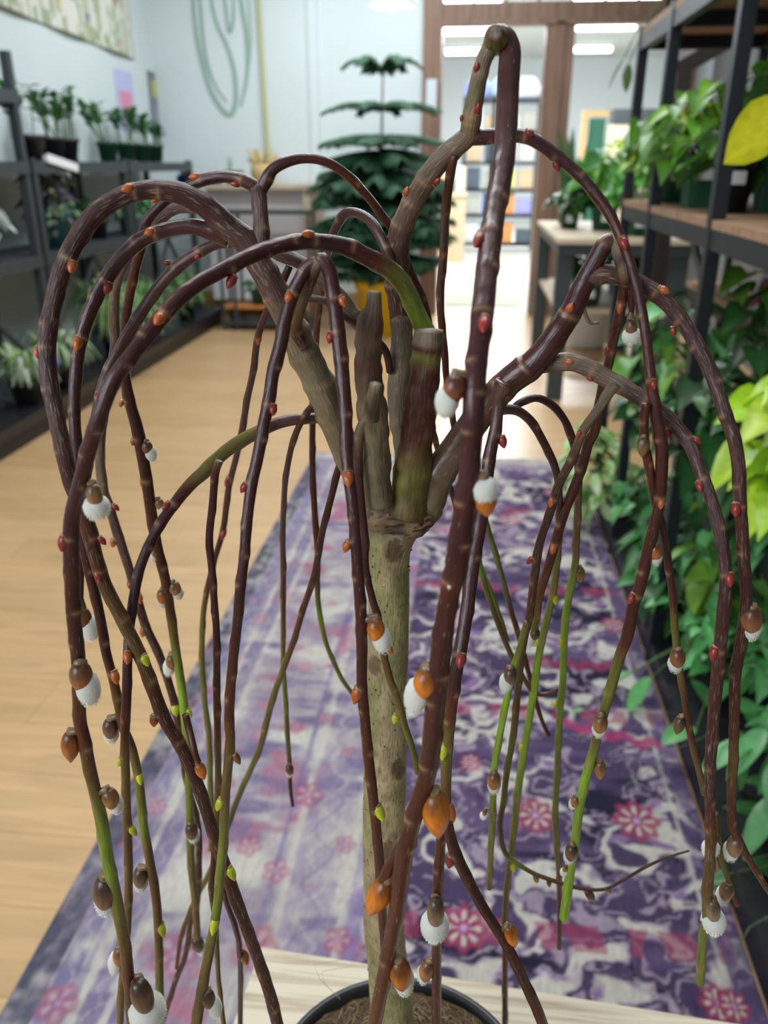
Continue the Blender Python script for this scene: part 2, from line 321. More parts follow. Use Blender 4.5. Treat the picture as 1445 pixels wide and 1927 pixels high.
# ================================================================ WILLOW
PC = Vector((-.030, .415, .61))
tree = thing('potted_willow', 'weeping pussy willow with arching maroon branches and white catkins, potted on the pale bench', 'plant', PC)
PAL = [(-1, (.185, .145, .085)), (-.5, (.095, .045, .034)), (0, (.050, .0125, .0125)), (.3, (.08, .02, .009)), (.5, (.115, .075, .022)), (.8, (.13, .15, .022)), (1, (.20, .34, .025))]
def pal(g):
    for (a, ca), (b_, cb) in zip(PAL, PAL[1:]):
        if g <= b_: t = (g - a) / (b_ - a); return tuple(x + (y - x) * t for x, y in zip(ca, cb))
    return PAL[-1][1]
# name: (Y start, Y end, ease length, material, points (x, y, width[, tone]))
BR = {
 'L1': (.45, .43, 1, 'r', [(705, 960, 50, -1), (680, 905, 52, -1), (655, 860, 52, -.9), (628, 790, 56, -.9), (600, 722, 60, -1), (573, 665, 58, -1), (545, 605, 54, -.8), (511, 537, 52, -.5), (486, 492, 50, -.4), (470, 462, 46, -.3)]),
 'B1': (.43, .37, .45, 'r', [(484, 486, 46, -.4), (460, 452, 48, -.3), (430, 430, 48, -.2), (395, 395, 44, 0), (360, 372, 42, 0), (320, 360, 39, 0), (270, 358, 35, 0), (225, 372, 35, 0), (180, 403, 36, 0), (145, 450, 36, 0), (115, 515, 35, 0), (98, 580, 33, 0), (88, 650, 34, 0), (92, 710, 33, 0), (103, 770, 32, -.1), (118, 840, 31, -.2), (133, 905, 30, 0), (160, 974, 29, .2), (193, 1089, 27, .35), (230, 1165, 26, .4), (265, 1237, 26, .4), (308, 1349, 25, .2), (337, 1399, 24, .1), (365, 1458, 24, .1), (398, 1556, 23, .1), (429, 1649, 24, .2), (464, 1746, 22, 0), (500, 1846, 22, 0), (524, 1935, 22, 0)]),
 'B2': (.43, .39, .5, 's', [(432, 450, 34, 0), (400, 437, 33, 0), (361, 426, 29, 0), (310, 433, 28, 0), (270, 450, 28, 0), (230, 484, 28, 0), (195, 533, 28, 0), (170, 585, 27, 0), (152, 640, 26, 0), (143, 700, 24, 0), (140, 760, 22, 0), (142, 820, 22, 0), (148, 880, 22, 0), (152, 940, 22, 0), (156, 1011, 21, 0), (168, 1074, 20, 0), (187, 1155, 19, 0), (199, 1225, 18, 0), (212, 1274, 18, .3), (221, 1318, 17, .4), (232, 1368, 17, .4), (249, 1411, 17, .5), (262, 1474, 17, .7), (270, 1552, 17, .85), (280, 1608, 17, .5), (294, 1694, 17, .4), (299, 1780, 16, .5), (302, 1935, 16, .9)]),
 'B5': (.45, .33, .6, 's', [(806, 655, 34, .8), (800, 625, 36, .9), (784, 589, 35, .9), (763, 544, 34, .8), (732, 506, 35, .6), (694, 485, 34, .2), (649, 464, 32, 0), (608, 456, 30, 0), (573, 455, 30, 0), (531, 461, 30, 0), (486, 475, 30, 0), (435, 499, 30, 0), (405, 515, 30, 0), (374, 533, 30, 0), (336, 563, 31, 0), (305, 596, 32, 0), (280, 628, 31, 0), (249, 667, 30, 0), (214, 715, 31, 0), (190, 774, 30, 0), (170, 835, 30, 0), (153, 902, 29, 0), (137, 965, 30, 0), (134, 1011, 30, 0), (135, 1074, 29, 0), (139, 1162, 27, 0), (147, 1240, 27, 0), (150, 1349, 24, .2), (157, 1385, 24, .3), (168, 1443, 24, .4), (179, 1490, 23, .6), (192, 1550, 24, .85), (203, 1620, 24, .9), (219, 1694, 23, .7), (235, 1780, 22, .4), (243, 1850, 22, .2), (250, 1935, 21, .1)]),
 'A1': (.43, .435, 1, 'r', [(490, 470, 34, -.4), (491, 440, 31, -.35), (490, 400, 29, -.3), (487, 365, 30, -.3), (484, 352, 31, -.3)]),
 'A2': (.435, .50, 1, 's', [(484, 358, 24, -.2), (470, 345, 25, -.2), (440, 334, 22, -.2), (405, 334, 22, 0), (365, 346, 20, -.2), (330, 367, 18, 0), (305, 384, 18, 0), (274, 421, 18, 0), (265, 468, 18, .3), (256, 500, 18, .3), (247, 540, 18, .3), (238, 595, 18, .1), (234, 660, 19, 0), (237, 716, 20, 0), (246, 762, 22, 0), (259, 809, 23, 0), (268, 856, 23, 0), (276, 903, 22, 0), (287, 980, 21, .1), (298, 1040, 20, .1), (312, 1095, 19, .2), (322, 1162, 18, .4), (331, 1225, 17, .8), (343, 1302, 17, 1), (350, 1365, 17, .9), (355, 1411, 16, .8), (357, 1521, 15, .8), (360, 1625, 15, .6), (367, 1694, 14, .5), (372, 1767, 13, .5)]),
 'A3': (.435, .53, .8, 's', [(488, 366, 22, 0), (499, 342, 24, 0), (515, 318, 22, 0), (545, 303, 20, 0), (575, 298, 18, .1), (610, 303, 17, .2), (650, 327, 17, .2), (690, 368, 16, .2), (718, 404, 16, .2), (738, 432, 16, .2), (760, 480, 15, .2), (774, 513, 14, .2), (800, 575, 13, .3), (811, 640, 12, .3), (812, 720, 12, .3), (812, 794, 12, .2), (822, 840, 11, .2), (840, 895, 11, .2), (856, 946, 11, .2), (876, 1010, 11, .4), (900, 1062, 11, .9), (914, 1104, 10, .7), (934, 1166, 10, .5), (957, 1222, 10, .5), (978, 1262, 9, .5), (1001, 1300, 9, .4), (1025, 1307, 9, .3), (1048, 1298, 8, .3)]),
 'L2': (.45, .52, .7, 'r', [(690, 612, 36, -.8), (666, 599, 33, -.8), (642, 561, 29, -.6), (608, 527, 27, -.4), (573, 499, 26, -.4), (538, 482, 26, -.4), (514, 471, 26, -.3), (474, 446, 26, -.3), (430, 415, 26, -.2), (395, 395, 26, -.2), (343, 390, 22, -.2), (311, 403, 22, -.2), (275, 437, 22, -.1), (250, 468, 21, -.3), (232, 500, 20, -.6), (219, 530, 20, -.7), (215, 565, 20, -.7), (215, 608, 20, -.6), (217, 652, 20, -.5), (206, 720, 20, -.5), (192, 790, 20, -.5), (188, 856, 19, -.7), (194, 918, 18, -.7), (209, 965, 18, -.5), (224, 1011, 18, -.4), (244, 1074, 17, -.3), (259, 1130, 17, 0), (277, 1184, 16, 0), (299, 1231, 16, 0), (315, 1278, 15, 0), (327, 1318, 15, 0), (337, 1370, 14, .2), (341, 1396, 13, .3), (352, 1470, 13, .2), (372, 1556, 13, .1), (374, 1620, 12, 0), (371, 1700, 11, .1), (360, 1729, 10, 0), (349, 1798, 10, 0), (329, 1850, 10, 0), (304, 1930, 10, .1)]),
 'B4': (.44, .42, 1, 's', [(480, 452, 22, -.3), (440, 455, 22, -.3), (405, 459, 22, -.3), (370, 477, 23, -.3), (330, 507, 23, -.3), (295, 545, 23, -.3), (265, 590, 23, -.2), (240, 630, 23, -.2), (220, 668, 22, -.2), (200, 708, 22, -.2), (188, 745, 20, -.1), (180, 790, 20, 0), (168, 850, 20, 0), (158, 930, 19, 0), (152, 1010, 18, 0), (150, 1080, 17, 0), (149, 1150, 14, 0)]),
 'B6': (.43, .40, 1, 'r', [(574, 655, 22, -.6), (556, 618, 24, .3), (566, 579, 22, .4), (583, 534, 22, .3), (592, 505, 26, -.5), (600, 490, 26, -.9)]),
 'B6a': (.40, .355, .5, 's', [(600, 492, 22, -.4), (588, 494, 22, -.3), (573, 510, 24, 0), (552, 551, 26, 0), (538, 596, 26, 0), (528, 648, 26, 0), (514, 700, 25, 0), (507, 748, 25, 0), (496, 800, 23, 0), (485, 860, 23, 0), (474, 910, 22, 0), (466, 970, 21, 0), (459, 1050, 20, 0), (452, 1110, 20, 0), (446, 1178, 19, 0), (437, 1256, 19, .2), (431, 1349, 19, .3), (433, 1390, 19, .4), (429, 1443, 18, .5), (424, 1500, 18, .5), (421, 1573, 18, .7), (415, 1642, 18, .8), (408, 1711, 18, .8), (396, 1780, 19, .6), (382, 1850, 20, .5), (368, 1935, 21, .5)]),
 'B6b': (.40, .36, .5, 's', [(598, 490, 24, -.5), (608, 488, 26, -.2), (621, 513, 27, 0), (628, 561, 28, 0), (635, 613, 28, 0), (642, 682, 28, 0), (648, 748, 26, 0), (651, 810, 25, 0), (653, 870, 24, 0), (662, 940, 23, 0), (668, 1000, 22, 0), (673, 1069, 22, 0), (678, 1138, 22, 0), (681, 1208, 22, 0), (681, 1284, 20, 0), (686, 1346, 20, .1), (692, 1415, 20, .2), (700, 1484, 20, .2), (707, 1550, 19, .2), (713, 1610, 19, .1), (717, 1680, 18, .1), (722, 1760, 16, .1), (728, 1830, 14, .1)]),
 'B6c': (.42, .40, 1, 's', [(688, 790, 20, -.8), (676, 820, 18, -.8), (675, 887, 16, 0), (680, 946, 15, 0), (687, 1015, 14, 0), (688, 1069, 14, 0), (699, 1121, 14, 0), (713, 1173, 14, .3), (723, 1235, 14, .4), (735, 1282, 14, .5), (748, 1316, 14, .6), (761, 1363, 13, .7), (777, 1412, 12, .7), (786, 1455, 11, .7)]),
 'H': (.45, .36, .6, 's', [(650, 792, 22, -.7), (635, 789, 22, -.5), (586, 787, 20, -.4), (535, 793, 22, -.4), (495, 808, 24, .5), (450, 832, 26, .6), (417, 856, 25, .6), (389, 884, 26, .6), (358, 912, 24, .4), (327, 950, 21, 0), (303, 985, 20, 0), (280, 1027, 19, 0), (262, 1074, 19, 0), (250, 1136, 19, 0), (243, 1190, 18, 0), (240, 1240, 18, 0), (238, 1318, 18, .1), (235, 1400, 17, .4), (237, 1474, 17, .5), (239, 1540, 16, .4), (242, 1620, 16, .4), (241, 1711, 15, .5), (237, 1780, 14, .5), (229, 1860, 14, .5), (226, 1935, 13, .5)]),
 'H2': (.40, .39, 1, 's', [(412, 868, 16, .5), (405, 893, 15, .2), (400, 949, 15, 0), (394, 1012, 15, 0), (399, 1074, 15, 0), (403, 1130, 14, 0), (407, 1185, 14, 0), (408, 1255, 14, 0), (408, 1318, 14, .2), (410, 1411, 13, .5), (410, 1490, 13, .5), (406, 1560, 12, .4), (402, 1620, 12, .2), (398, 1677, 11, .4), (406, 1746, 10, .5), (412, 1850, 9, .5), (422, 1935, 9, .5)]),
 'Z3': (.47, .60, .5, 's', [(545, 500, 14, 0), (525, 545, 14, .2), (504, 582, 14, .2), (486, 631, 14, .2), (476, 700, 13, .2), (466, 748, 13, .2), (457, 800, 13, .1), (447, 850, 12, .1), (430, 920, 12, .1), (420, 996, 12, .1), (402, 1058, 11, .2), (390, 1110, 11, .4), (382, 1162, 11, .6), (380, 1240, 11, .7), (385, 1318, 11, .7), (393, 1380, 11, .7), (396, 1474, 11, .7), (399, 1536, 10, .7), (396, 1600, 9, .6)]),
 'A5': (.46, .58, .5, 's', [(738, 500, 16, -.3), (728, 471, 20, -.2), (712, 438, 20, -.2), (694, 413, 18, -.2), (670, 400, 17, -.1), (649, 403, 18, 0), (635, 423, 17, .1), (622, 452, 16, .2), (610, 500, 14, .3), (604, 551, 14, .3), (598, 596, 14, .3), (594, 651, 13, .3), (590, 730, 13, .2), (588, 808, 12, .2), (588, 877, 12, .1), (593, 981, 12, .2), (598, 1050, 11, .3), (597, 1110, 10, .5), (602, 1156, 10, .9), (613, 1208, 9, .8), (628, 1246, 9, .8), (645, 1280, 8, .7), (668, 1312, 8, .6)]),
 'Z1': (.44, .56, .6, 's', [(600, 752, 12, 0), (583, 770, 12, 0), (566, 796, 12, .1), (552, 828, 12, .1), (541, 877, 12, 0), (535, 929, 11, 0), (532, 1010, 11, 0), (533, 1069, 11, .1), (533, 1156, 10, .4), (533, 1242, 9, .7), (537, 1311, 9, .8), (541, 1381, 9, .7), (545, 1446, 8, .3), (547, 1490, 7, 0), (551, 1517, 6, 0)]),
 'Z2': (.46, .55, .7, 's', [(640, 870, 13, 0), (625, 929, 13, 0), (607, 998, 13, 0), (592, 1080, 13, .1), (571, 1145, 12, .2), (554, 1201, 12, .4), (533, 1260, 12, .6), (512, 1318, 12, .6), (492, 1398, 12, .6), (471, 1450, 11, .6), (450, 1497, 11, .6), (429, 1552, 11, .6), (410, 1605, 10, .5), (391, 1648, 10, .5), (374, 1680, 10, .5), (358, 1715, 9, .4), (341, 1763, 9, .3), (332, 1822, 7, .2)]),
 'E1': (.41, .45, 1, 's', [(418, 1640, 12, .3), (424, 1690, 11, .1), (443, 1746, 11, 0), (452, 1798, 11, 0), (452, 1935, 10, 0)]),
 'L3': (.43, .46, 1, 'r', [(556, 560, 12, -.5), (583, 561, 14, -.6), (615, 568, 14, -.6), (640, 590, 13, -.5), (672, 612, 12, -.5), (722, 655, 15, 0), (734, 700, 14, 0)]),
 'S1': (.43, .415, 1, 'g', [(712, 950, 56, -1), (710, 915, 54, -1), (708, 870, 54, -1), (706, 825, 52, -1), (701, 773, 58, -.8), (696, 735, 52, -.8), (693, 686, 50, -.3), (694, 640, 52, -.7), (697, 605, 50, -.4), (702, 580, 34, -.7), (705, 549, 27, -1)]),
 'S1s': (.405, .385, 1, 'g', [(698, 790, 30, -.9), (700, 765, 30, -.7), (704, 745, 24, -.7), (707, 722, 23, -1)]),
 'S2': (.44, .43, 1, 'g', [(765, 965, 90, .4), (772, 930, 76, .6), (777, 880, 70, .6), (785, 820, 64, .3), (793, 760, 62, .2), (799, 700, 58, .2), (803, 665, 56, .7), (806, 645, 60, -.7), (807, 622, 52, -.8)]),
 'S0': (.46, .47, 1, 'r', [(768, 900, 50, -.8), (762, 840, 42, -.9), (752, 790, 38, -.9), (748, 738, 40, -.9), (754, 690, 44, -.9), (757, 640, 42, -.8), (754, 600, 38, -.7)]),
 'C': (.475, .43, 1, 'r', [(756, 640, 40, -.6), (753, 580, 44, -.3), (748, 520, 47, -.2), (747, 475, 48, -.2), (755, 435, 44, -.5), (768, 400, 42, -.6), (790, 358, 41, -.6), (818, 315, 40, -.7), (850, 282, 38, -.7), (880, 257, 37, -.8), (886, 238, 36, -.9), (890, 207, 35, -.9), (900, 152, 32, -.9), (913, 106, 31, -.9), (927, 84, 34, -.9), (934, 72, 36, .2)]),
 'F1': (.43, .30, .4, 'd', [(926, 82, 34, -.9), (938, 66, 38, -.7), (953, 74, 40, -.3), (959, 100, 42, -.2), (956, 161, 42, -.1), (953, 230, 43, -.1), (949, 290, 42, -.1), (942, 340, 42, 0), (932, 388, 42, -.1), (924, 447, 43, -.1), (916, 509, 43, -.1), (910, 570, 43, -.1), (903, 632, 42, 0), (896, 694, 42, 0), (892, 750, 44, 0), (889, 810, 42, 0), (884, 870, 40, 0), (875, 945, 40, 0), (864, 1020, 42, 0), (857, 1075, 42, 0), (849, 1105, 38, .1), (839, 1156, 38, 0), (830, 1225, 40, 0), (824, 1277, 40, 0), (817, 1346, 38, 0), (811, 1410, 38, 0), (803, 1460, 34, .1), (790, 1500, 32, .1), (774, 1555, 33, .1), (759, 1620, 34, .1), (750, 1690, 32, .2), (738, 1760, 29, .2), (722, 1840, 28, .3), (703, 1935, 27, .4)]),
 'A4': (.44, .55, .6, 's', [(856, 292, 14, .2), (848, 325, 17, .3), (839, 388, 17, .3), (835, 471, 16, .2), (829, 544, 15, .2), (830, 600, 14, .2), (837, 665, 14, .2), (840, 712, 13, .2), (850, 770, 12, .2), (860, 850, 12, .2)]),
 'A6': (.44, .40, .5, 's', [(884, 262, 24, -.4), (900, 259, 28, 0), (925, 256, 27, 0), (978, 256, 25, 0), (1010, 267, 24, 0), (1056, 300, 22, 0), (1102, 343, 21, 0), (1139, 391, 21, .1), (1162, 433, 20, .2), (1180, 478, 19, .1), (1190, 510, 19, 0), (1201, 554, 19, 0), (1211, 605, 19, .1), (1220, 674, 20, .2), (1226, 725, 21, .2), (1234, 780, 24, .1), (1244, 835, 25, .1), (1245, 880, 24, .1), (1242, 935, 22, .1), (1236, 970, 21, .1), (1222, 1025, 22, .1), (1205, 1100, 22, .1), (1191, 1141, 22, .1), (1182, 1192, 22, .1), (1163, 1244, 20, .6), (1145, 1312, 19, .7), (1128, 1365, 17, .5), (1117, 1413, 18, .8), (1101, 1468, 17, 1), (1090, 1523, 17, 1), (1081, 1591, 17, .9), (1073, 1642, 17, 1), (1065, 1700, 18, 1), (1061, 1728, 18, 1)]),
 'F2': (.42, .36, .5, 's', [(950, 722, 40, -.5), (938, 745, 26, -.5), (938, 760, 22, -.4), (932, 808, 23, -.2), (924, 845, 24, 0), (918, 885, 24, 0), (910, 940, 26, 0), (901, 998, 27, 0), (891, 1050, 27, 0), (886, 1090, 27, 0), (880, 1138, 26, 0), (869, 1208, 26, 0), (856, 1277, 25, 0), (847, 1346, 23, .3), (841, 1415, 22, .6), (839, 1484, 20, .4), (841, 1540, 20, .1), (852, 1590, 22, 0), (874, 1643, 22, 0), (900, 1693, 21, 0), (928, 1738, 20, 0), (948, 1770, 20, 0), (969, 1809, 20, 0), (990, 1855, 20, 0), (1009, 1896, 21, .1), (1024, 1935, 20, .3)]),
 'F3': (.37, .37, 1, 's', [(838, 1490, 18, .1), (832, 1540, 18, .1), (829, 1590, 18, .3), (825, 1650, 20, .1), (823, 1700, 21, .4), (822, 1760, 19, .1), (821, 1840, 18, .1), (822, 1935, 19, .1)]),
 'R': (.445, .43, 1, 's', [(788, 965, 72, -.9), (808, 930, 66, -.9), (828, 888, 62, -.7), (855, 848, 58, -.6), (885, 805, 56, -.4), (918, 762, 56, -.3), (958, 718, 55, -.2), (1000, 688, 53, 0), (1030, 652, 48, 0), (1058, 612, 46, 0), (1077, 582, 43, 0), (1097, 537, 39, 0), (1118, 496, 35, -.1), (1138, 462, 32, -.1), (1152, 452, 30, -.6)]),
 'Rj': (.43, .42, 1, 'r', [(1140, 462, 24, -.8), (1162, 455, 26, -.9), (1165, 478, 26, -.8), (1172, 503, 24, .4), (1178, 530, 22, .3)]),
 'A7': (.43, .48, .5, 's', [(1178, 505, 20, .2), (1174, 544, 20, .1), (1166, 588, 20, .1), (1155, 635, 19, .1), (1146, 681, 18, .1), (1134, 725, 18, .1), (1121, 804, 19, .1), (1108, 831, 19, .1), (1095, 879, 19, .1), (1080, 918, 19, .1), (1060, 970, 18, .1), (1042, 1031, 18, .2), (1029, 1075, 17, .3), (1014, 1124, 16, .4), (1006, 1175, 15, .6), (1004, 1190, 10, .7)]),
 'A8': (.43, .43, 1, 's', [(1184, 520, 15, .1), (1188, 554, 15, .1), (1188, 590, 9, 0), (1187, 605, 8, -.4)]),
 'R2': (.43, .385, .5, 'r', [(1096, 530, 30, -.4), (1125, 517, 35, -.5), (1155, 517, 35, -.2), (1190, 528, 34, 0), (1224, 546, 32, 0), (1255, 570, 30, 0), (1282, 602, 29, 0), (1306, 640, 28, 0), (1330, 684, 27, 0), (1347, 725, 26, 0), (1364, 777, 26, 0), (1381, 828, 25, .1), (1390, 880, 26, .1), (1392, 935, 24, .1), (1397, 1010, 23, .1), (1402, 1090, 22, .1), (1404, 1141, 22, .1), (1394, 1210, 22, .1), (1383, 1275, 21, .1), (1382, 1347, 19, .3), (1380, 1420, 18, .4), (1377, 1488, 17, .3), (1377, 1550, 17, .3), (1390, 1580, 15, .3), (1408, 1615, 13, .3), (1430, 1652, 12, .4), (1450, 1682, 12, .4)]),
 'Q': (.44, .375, .5, 'r', [(1010, 688, 34, -.3), (1036, 684, 34, -.6), (1070, 681, 34, -.7), (1104, 691, 33, -.6), (1138, 710, 34, -.7), (1173, 728, 32, -.7), (1207, 750, 30, -.1), (1241, 772, 28, 0), (1275, 806, 26, 0), (1303, 848, 25, 0), (1320, 893, 24, 0), (1333, 925, 24, 0), (1348, 972, 23, 0), (1361, 1038, 23, 0), (1366, 1090, 23, 0), (1362, 1141, 24, 0), (1354, 1227, 24, 0), (1347, 1300, 23, 0), (1340, 1386, 22, 0), (1335, 1471, 20, 0), (1336, 1520, 19, .2), (1336, 1608, 19, .4), (1331, 1677, 20, .4), (1330, 1728, 18, .7), (1323, 1762, 18, .8), (1320, 1810, 17, .8), (1317, 1850, 16, .8)]),
 'Q2': (.41, .47, .5, 'r', [(1158, 722, 24, -.7), (1145, 740, 20, -.8), (1121, 777, 18, -.8), (1097, 811, 18, -.6), (1077, 862, 17, -.2), (1050, 916, 17, 0), (1034, 968, 16, 0), (1016, 1021, 16, 0), (1005, 1090, 16, .1), (996, 1158, 15, .2), (985, 1210, 14, .3), (976, 1278, 13, .4), (970, 1347, 13, .5), (963, 1400, 12, .7), (954, 1450, 12, .7), (947, 1510, 11, .6), (941, 1552, 10, .5), (948, 1600, 9, .5), (969, 1622, 9, .8), (1003, 1643, 8, .4), (1040, 1657, 8, .3), (1075, 1668, 8, .2), (1110, 1674, 7, .1), (1142, 1672, 6, .1), (1173, 1656, 6, .1), (1214, 1632, 6, .1), (1251, 1615, 5, .1), (1296, 1601, 4, .1)]),
 'A9': (.40, .41, .6, 's', [(1216, 760, 16, .2), (1212, 795, 17, .2), (1214, 840, 17, .3), (1224, 892, 17, .2), (1234, 946, 16, 0), (1246, 990, 15, 0), (1256, 1050, 14, 0), (1264, 1110, 14, .1), (1270, 1180, 14, .6), (1275, 1240, 14, .6), (1286, 1300, 13, .4), (1296, 1368, 13, .3), (1312, 1437, 12, .5), (1325, 1495, 11, .5)]),
 'R3': (.39, .39, 1, 's', [(1346, 1530, 12, .4), (1350, 1575, 12, .5), (1359, 1620, 12, .7), (1372, 1660, 10, .4), (1387, 1704, 8, .3)]),
 'S': (.45, .53, .5, 's', [(912, 782, 18, -.6), (935, 772, 20, -.6), (957, 770, 20, -.5), (979, 776, 18, -.3), (1001, 796, 17, 0), (1022, 831, 16, .1), (1040, 868, 15, .1), (1049, 900, 14, .1), (1052, 940, 14, .1), (1053, 987, 14, .3), (1049, 1038, 14, .6), (1042, 1107, 14, .7), (1028, 1170, 14, .8), (1015, 1227, 14, .9), (1005, 1295, 14, 1), (997, 1347, 14, 1), (988, 1400, 14, 1), (977, 1471, 14, .9), (967, 1557, 13, .7), (960, 1620, 12, .6), (953, 1677, 12, .5), (950, 1750, 12, .4), (950, 1830, 11, .3), (950, 1935, 11, .3)]),
 'S2b': (.48, .56, .5, 's', [(962, 772, 14, -.3), (981, 757, 15, 0), (1010, 749, 15, 0), (1039, 763, 15, 0), (1063, 792, 15, .1), (1077, 828, 15, .1), (1085, 862, 14, .1), (1089, 901, 14, .2), (1087, 953, 14, .4), (1084, 1021, 14, .5), (1082, 1062, 14, .8), (1070, 1124, 14, .9), (1062, 1192, 14, .95), (1059, 1278, 13, .95), (1053, 1347, 13, .9), (1049, 1437, 12, .8), (1045, 1523, 12, .7), (1047, 1591, 12, .7), (1052, 1642, 11, .5), (1053, 1720, 10, .3), (1052, 1785, 9, .4)]),
 'Sg': (.45, .46, 1, 's', [(992, 1170, 13, .5), (980, 1215, 13, .8), (965, 1260, 13, .9), (955, 1310, 13, 1), (943, 1370, 13, 1), (932, 1430, 13, 1), (928, 1490, 13, .9), (926, 1552, 12, .8), (923, 1614, 11, .7), (921, 1672, 10, .5)]),
 'G1': (.50, .60, .6, 's', [(885, 840, 13, 0), (898, 900, 12, .3), (912, 975, 12, .7), (929, 1032, 11, .8), (948, 1097, 10, .6), (964, 1158, 10, .3), (981, 1213, 10, .2), (997, 1275, 9, .1), (1008, 1320, 9, .1), (1022, 1362, 8, .1), (1033, 1384, 8, .1)]),
 'G3': (.46, .58, .6, 's', [(880, 850, 12, 0), (893, 960, 12, .5), (898, 1040, 11, .8), (908, 1078, 11, .9), (924, 1115, 10, .8), (940, 1160, 9, .6), (955, 1205, 8, .5)]),
 'KN': (.436, .418, 1, 'g', [(934, 84, 40, .3), (933, 77, 46, .75), (933, 70, 44, .8), (932, 63, 30, .3)]),
 'K1': (.37, .36, 1, 's', [(349, 1345, 14, .2), (358, 1380, 13, .2), (368, 1420, 12, .2), (374, 1434, 10, .2)]),
 'K2': (.31, .305, 1, 'd', [(778, 1545, 24, .1), (752, 1598, 24, .2), (728, 1642, 22, .3), (718, 1660, 16, .3)]),
 'K3': (.43, .43, 1, 's', [(1097, 575, 7, -.8), (1108, 605, 7, -.9), (1126, 608, 6, -.9)]),
}
def smooth(t): t = max(0, min(1, t)); return t * t * (3 - 2 * t)
def resample(pts, step):
    out = []
    P = [pts[0]] + list(pts) + [pts[-1]]
    for i in range(1, len(P) - 2):
        p0, p1, p2, p3 = [np.array(P[j], float) for j in (i - 1, i, i + 1, i + 2)]
        n = max(1, int(np.hypot(*(p2 - p1)[:2]) / step))
        for k in range(n):
            t = k / n
            out.append(.5 * (2 * p1 + (p2 - p0) * t + (2 * p0 - 5 * p1 + 4 * p2 - p3) * t * t + (3 * p1 - p0 - 3 * p2 + p3) * t ** 3))
    out.append(np.array(P[-2], float)); return out
SP = {}
for nm, (y0, y1, ez, mk, pts) in BR.items():
    R = resample([(p + (0,))[:4] if len(p) < 4 else p for p in pts], 4.5)
    s = [0]
    for a_, b_ in zip(R, R[1:]): s.append(s[-1] + float(np.hypot(*(b_ - a_)[:2])))
    tot = s[-1]; L_ = min(ez * tot, 900 if ez < 1 else 1e9)
    Pw = []; rad = []
    for r, si in zip(R, s):
        Y = y0 + (y1 - y0) * smooth(si / L_)
        p = atY(r[0], r[1], Y); Pw.append(p); rad.append(r[2] / 2 * axial(p) / F)
    SP[nm] = dict(px=np.array([r[:2] for r in R]), w=np.array([r[2] for r in R]), g=[float(r[3]) for r in R], s=np.array(s), P=Pw, r=rad, mk=mk, nodes=[], ring=[])
def nearest(x, y, only=None):
    best = None
    for nm, d in SP.items():
        if only and nm != only: continue
        q = np.hypot(d['px'][:, 0] - x, d['px'][:, 1] - y) - d['w'] * .5; i = int(np.argmin(q))
        if best is None or q[i] < best[0]: best = (float(q[i]), nm, i)
    return best[1], best[2]
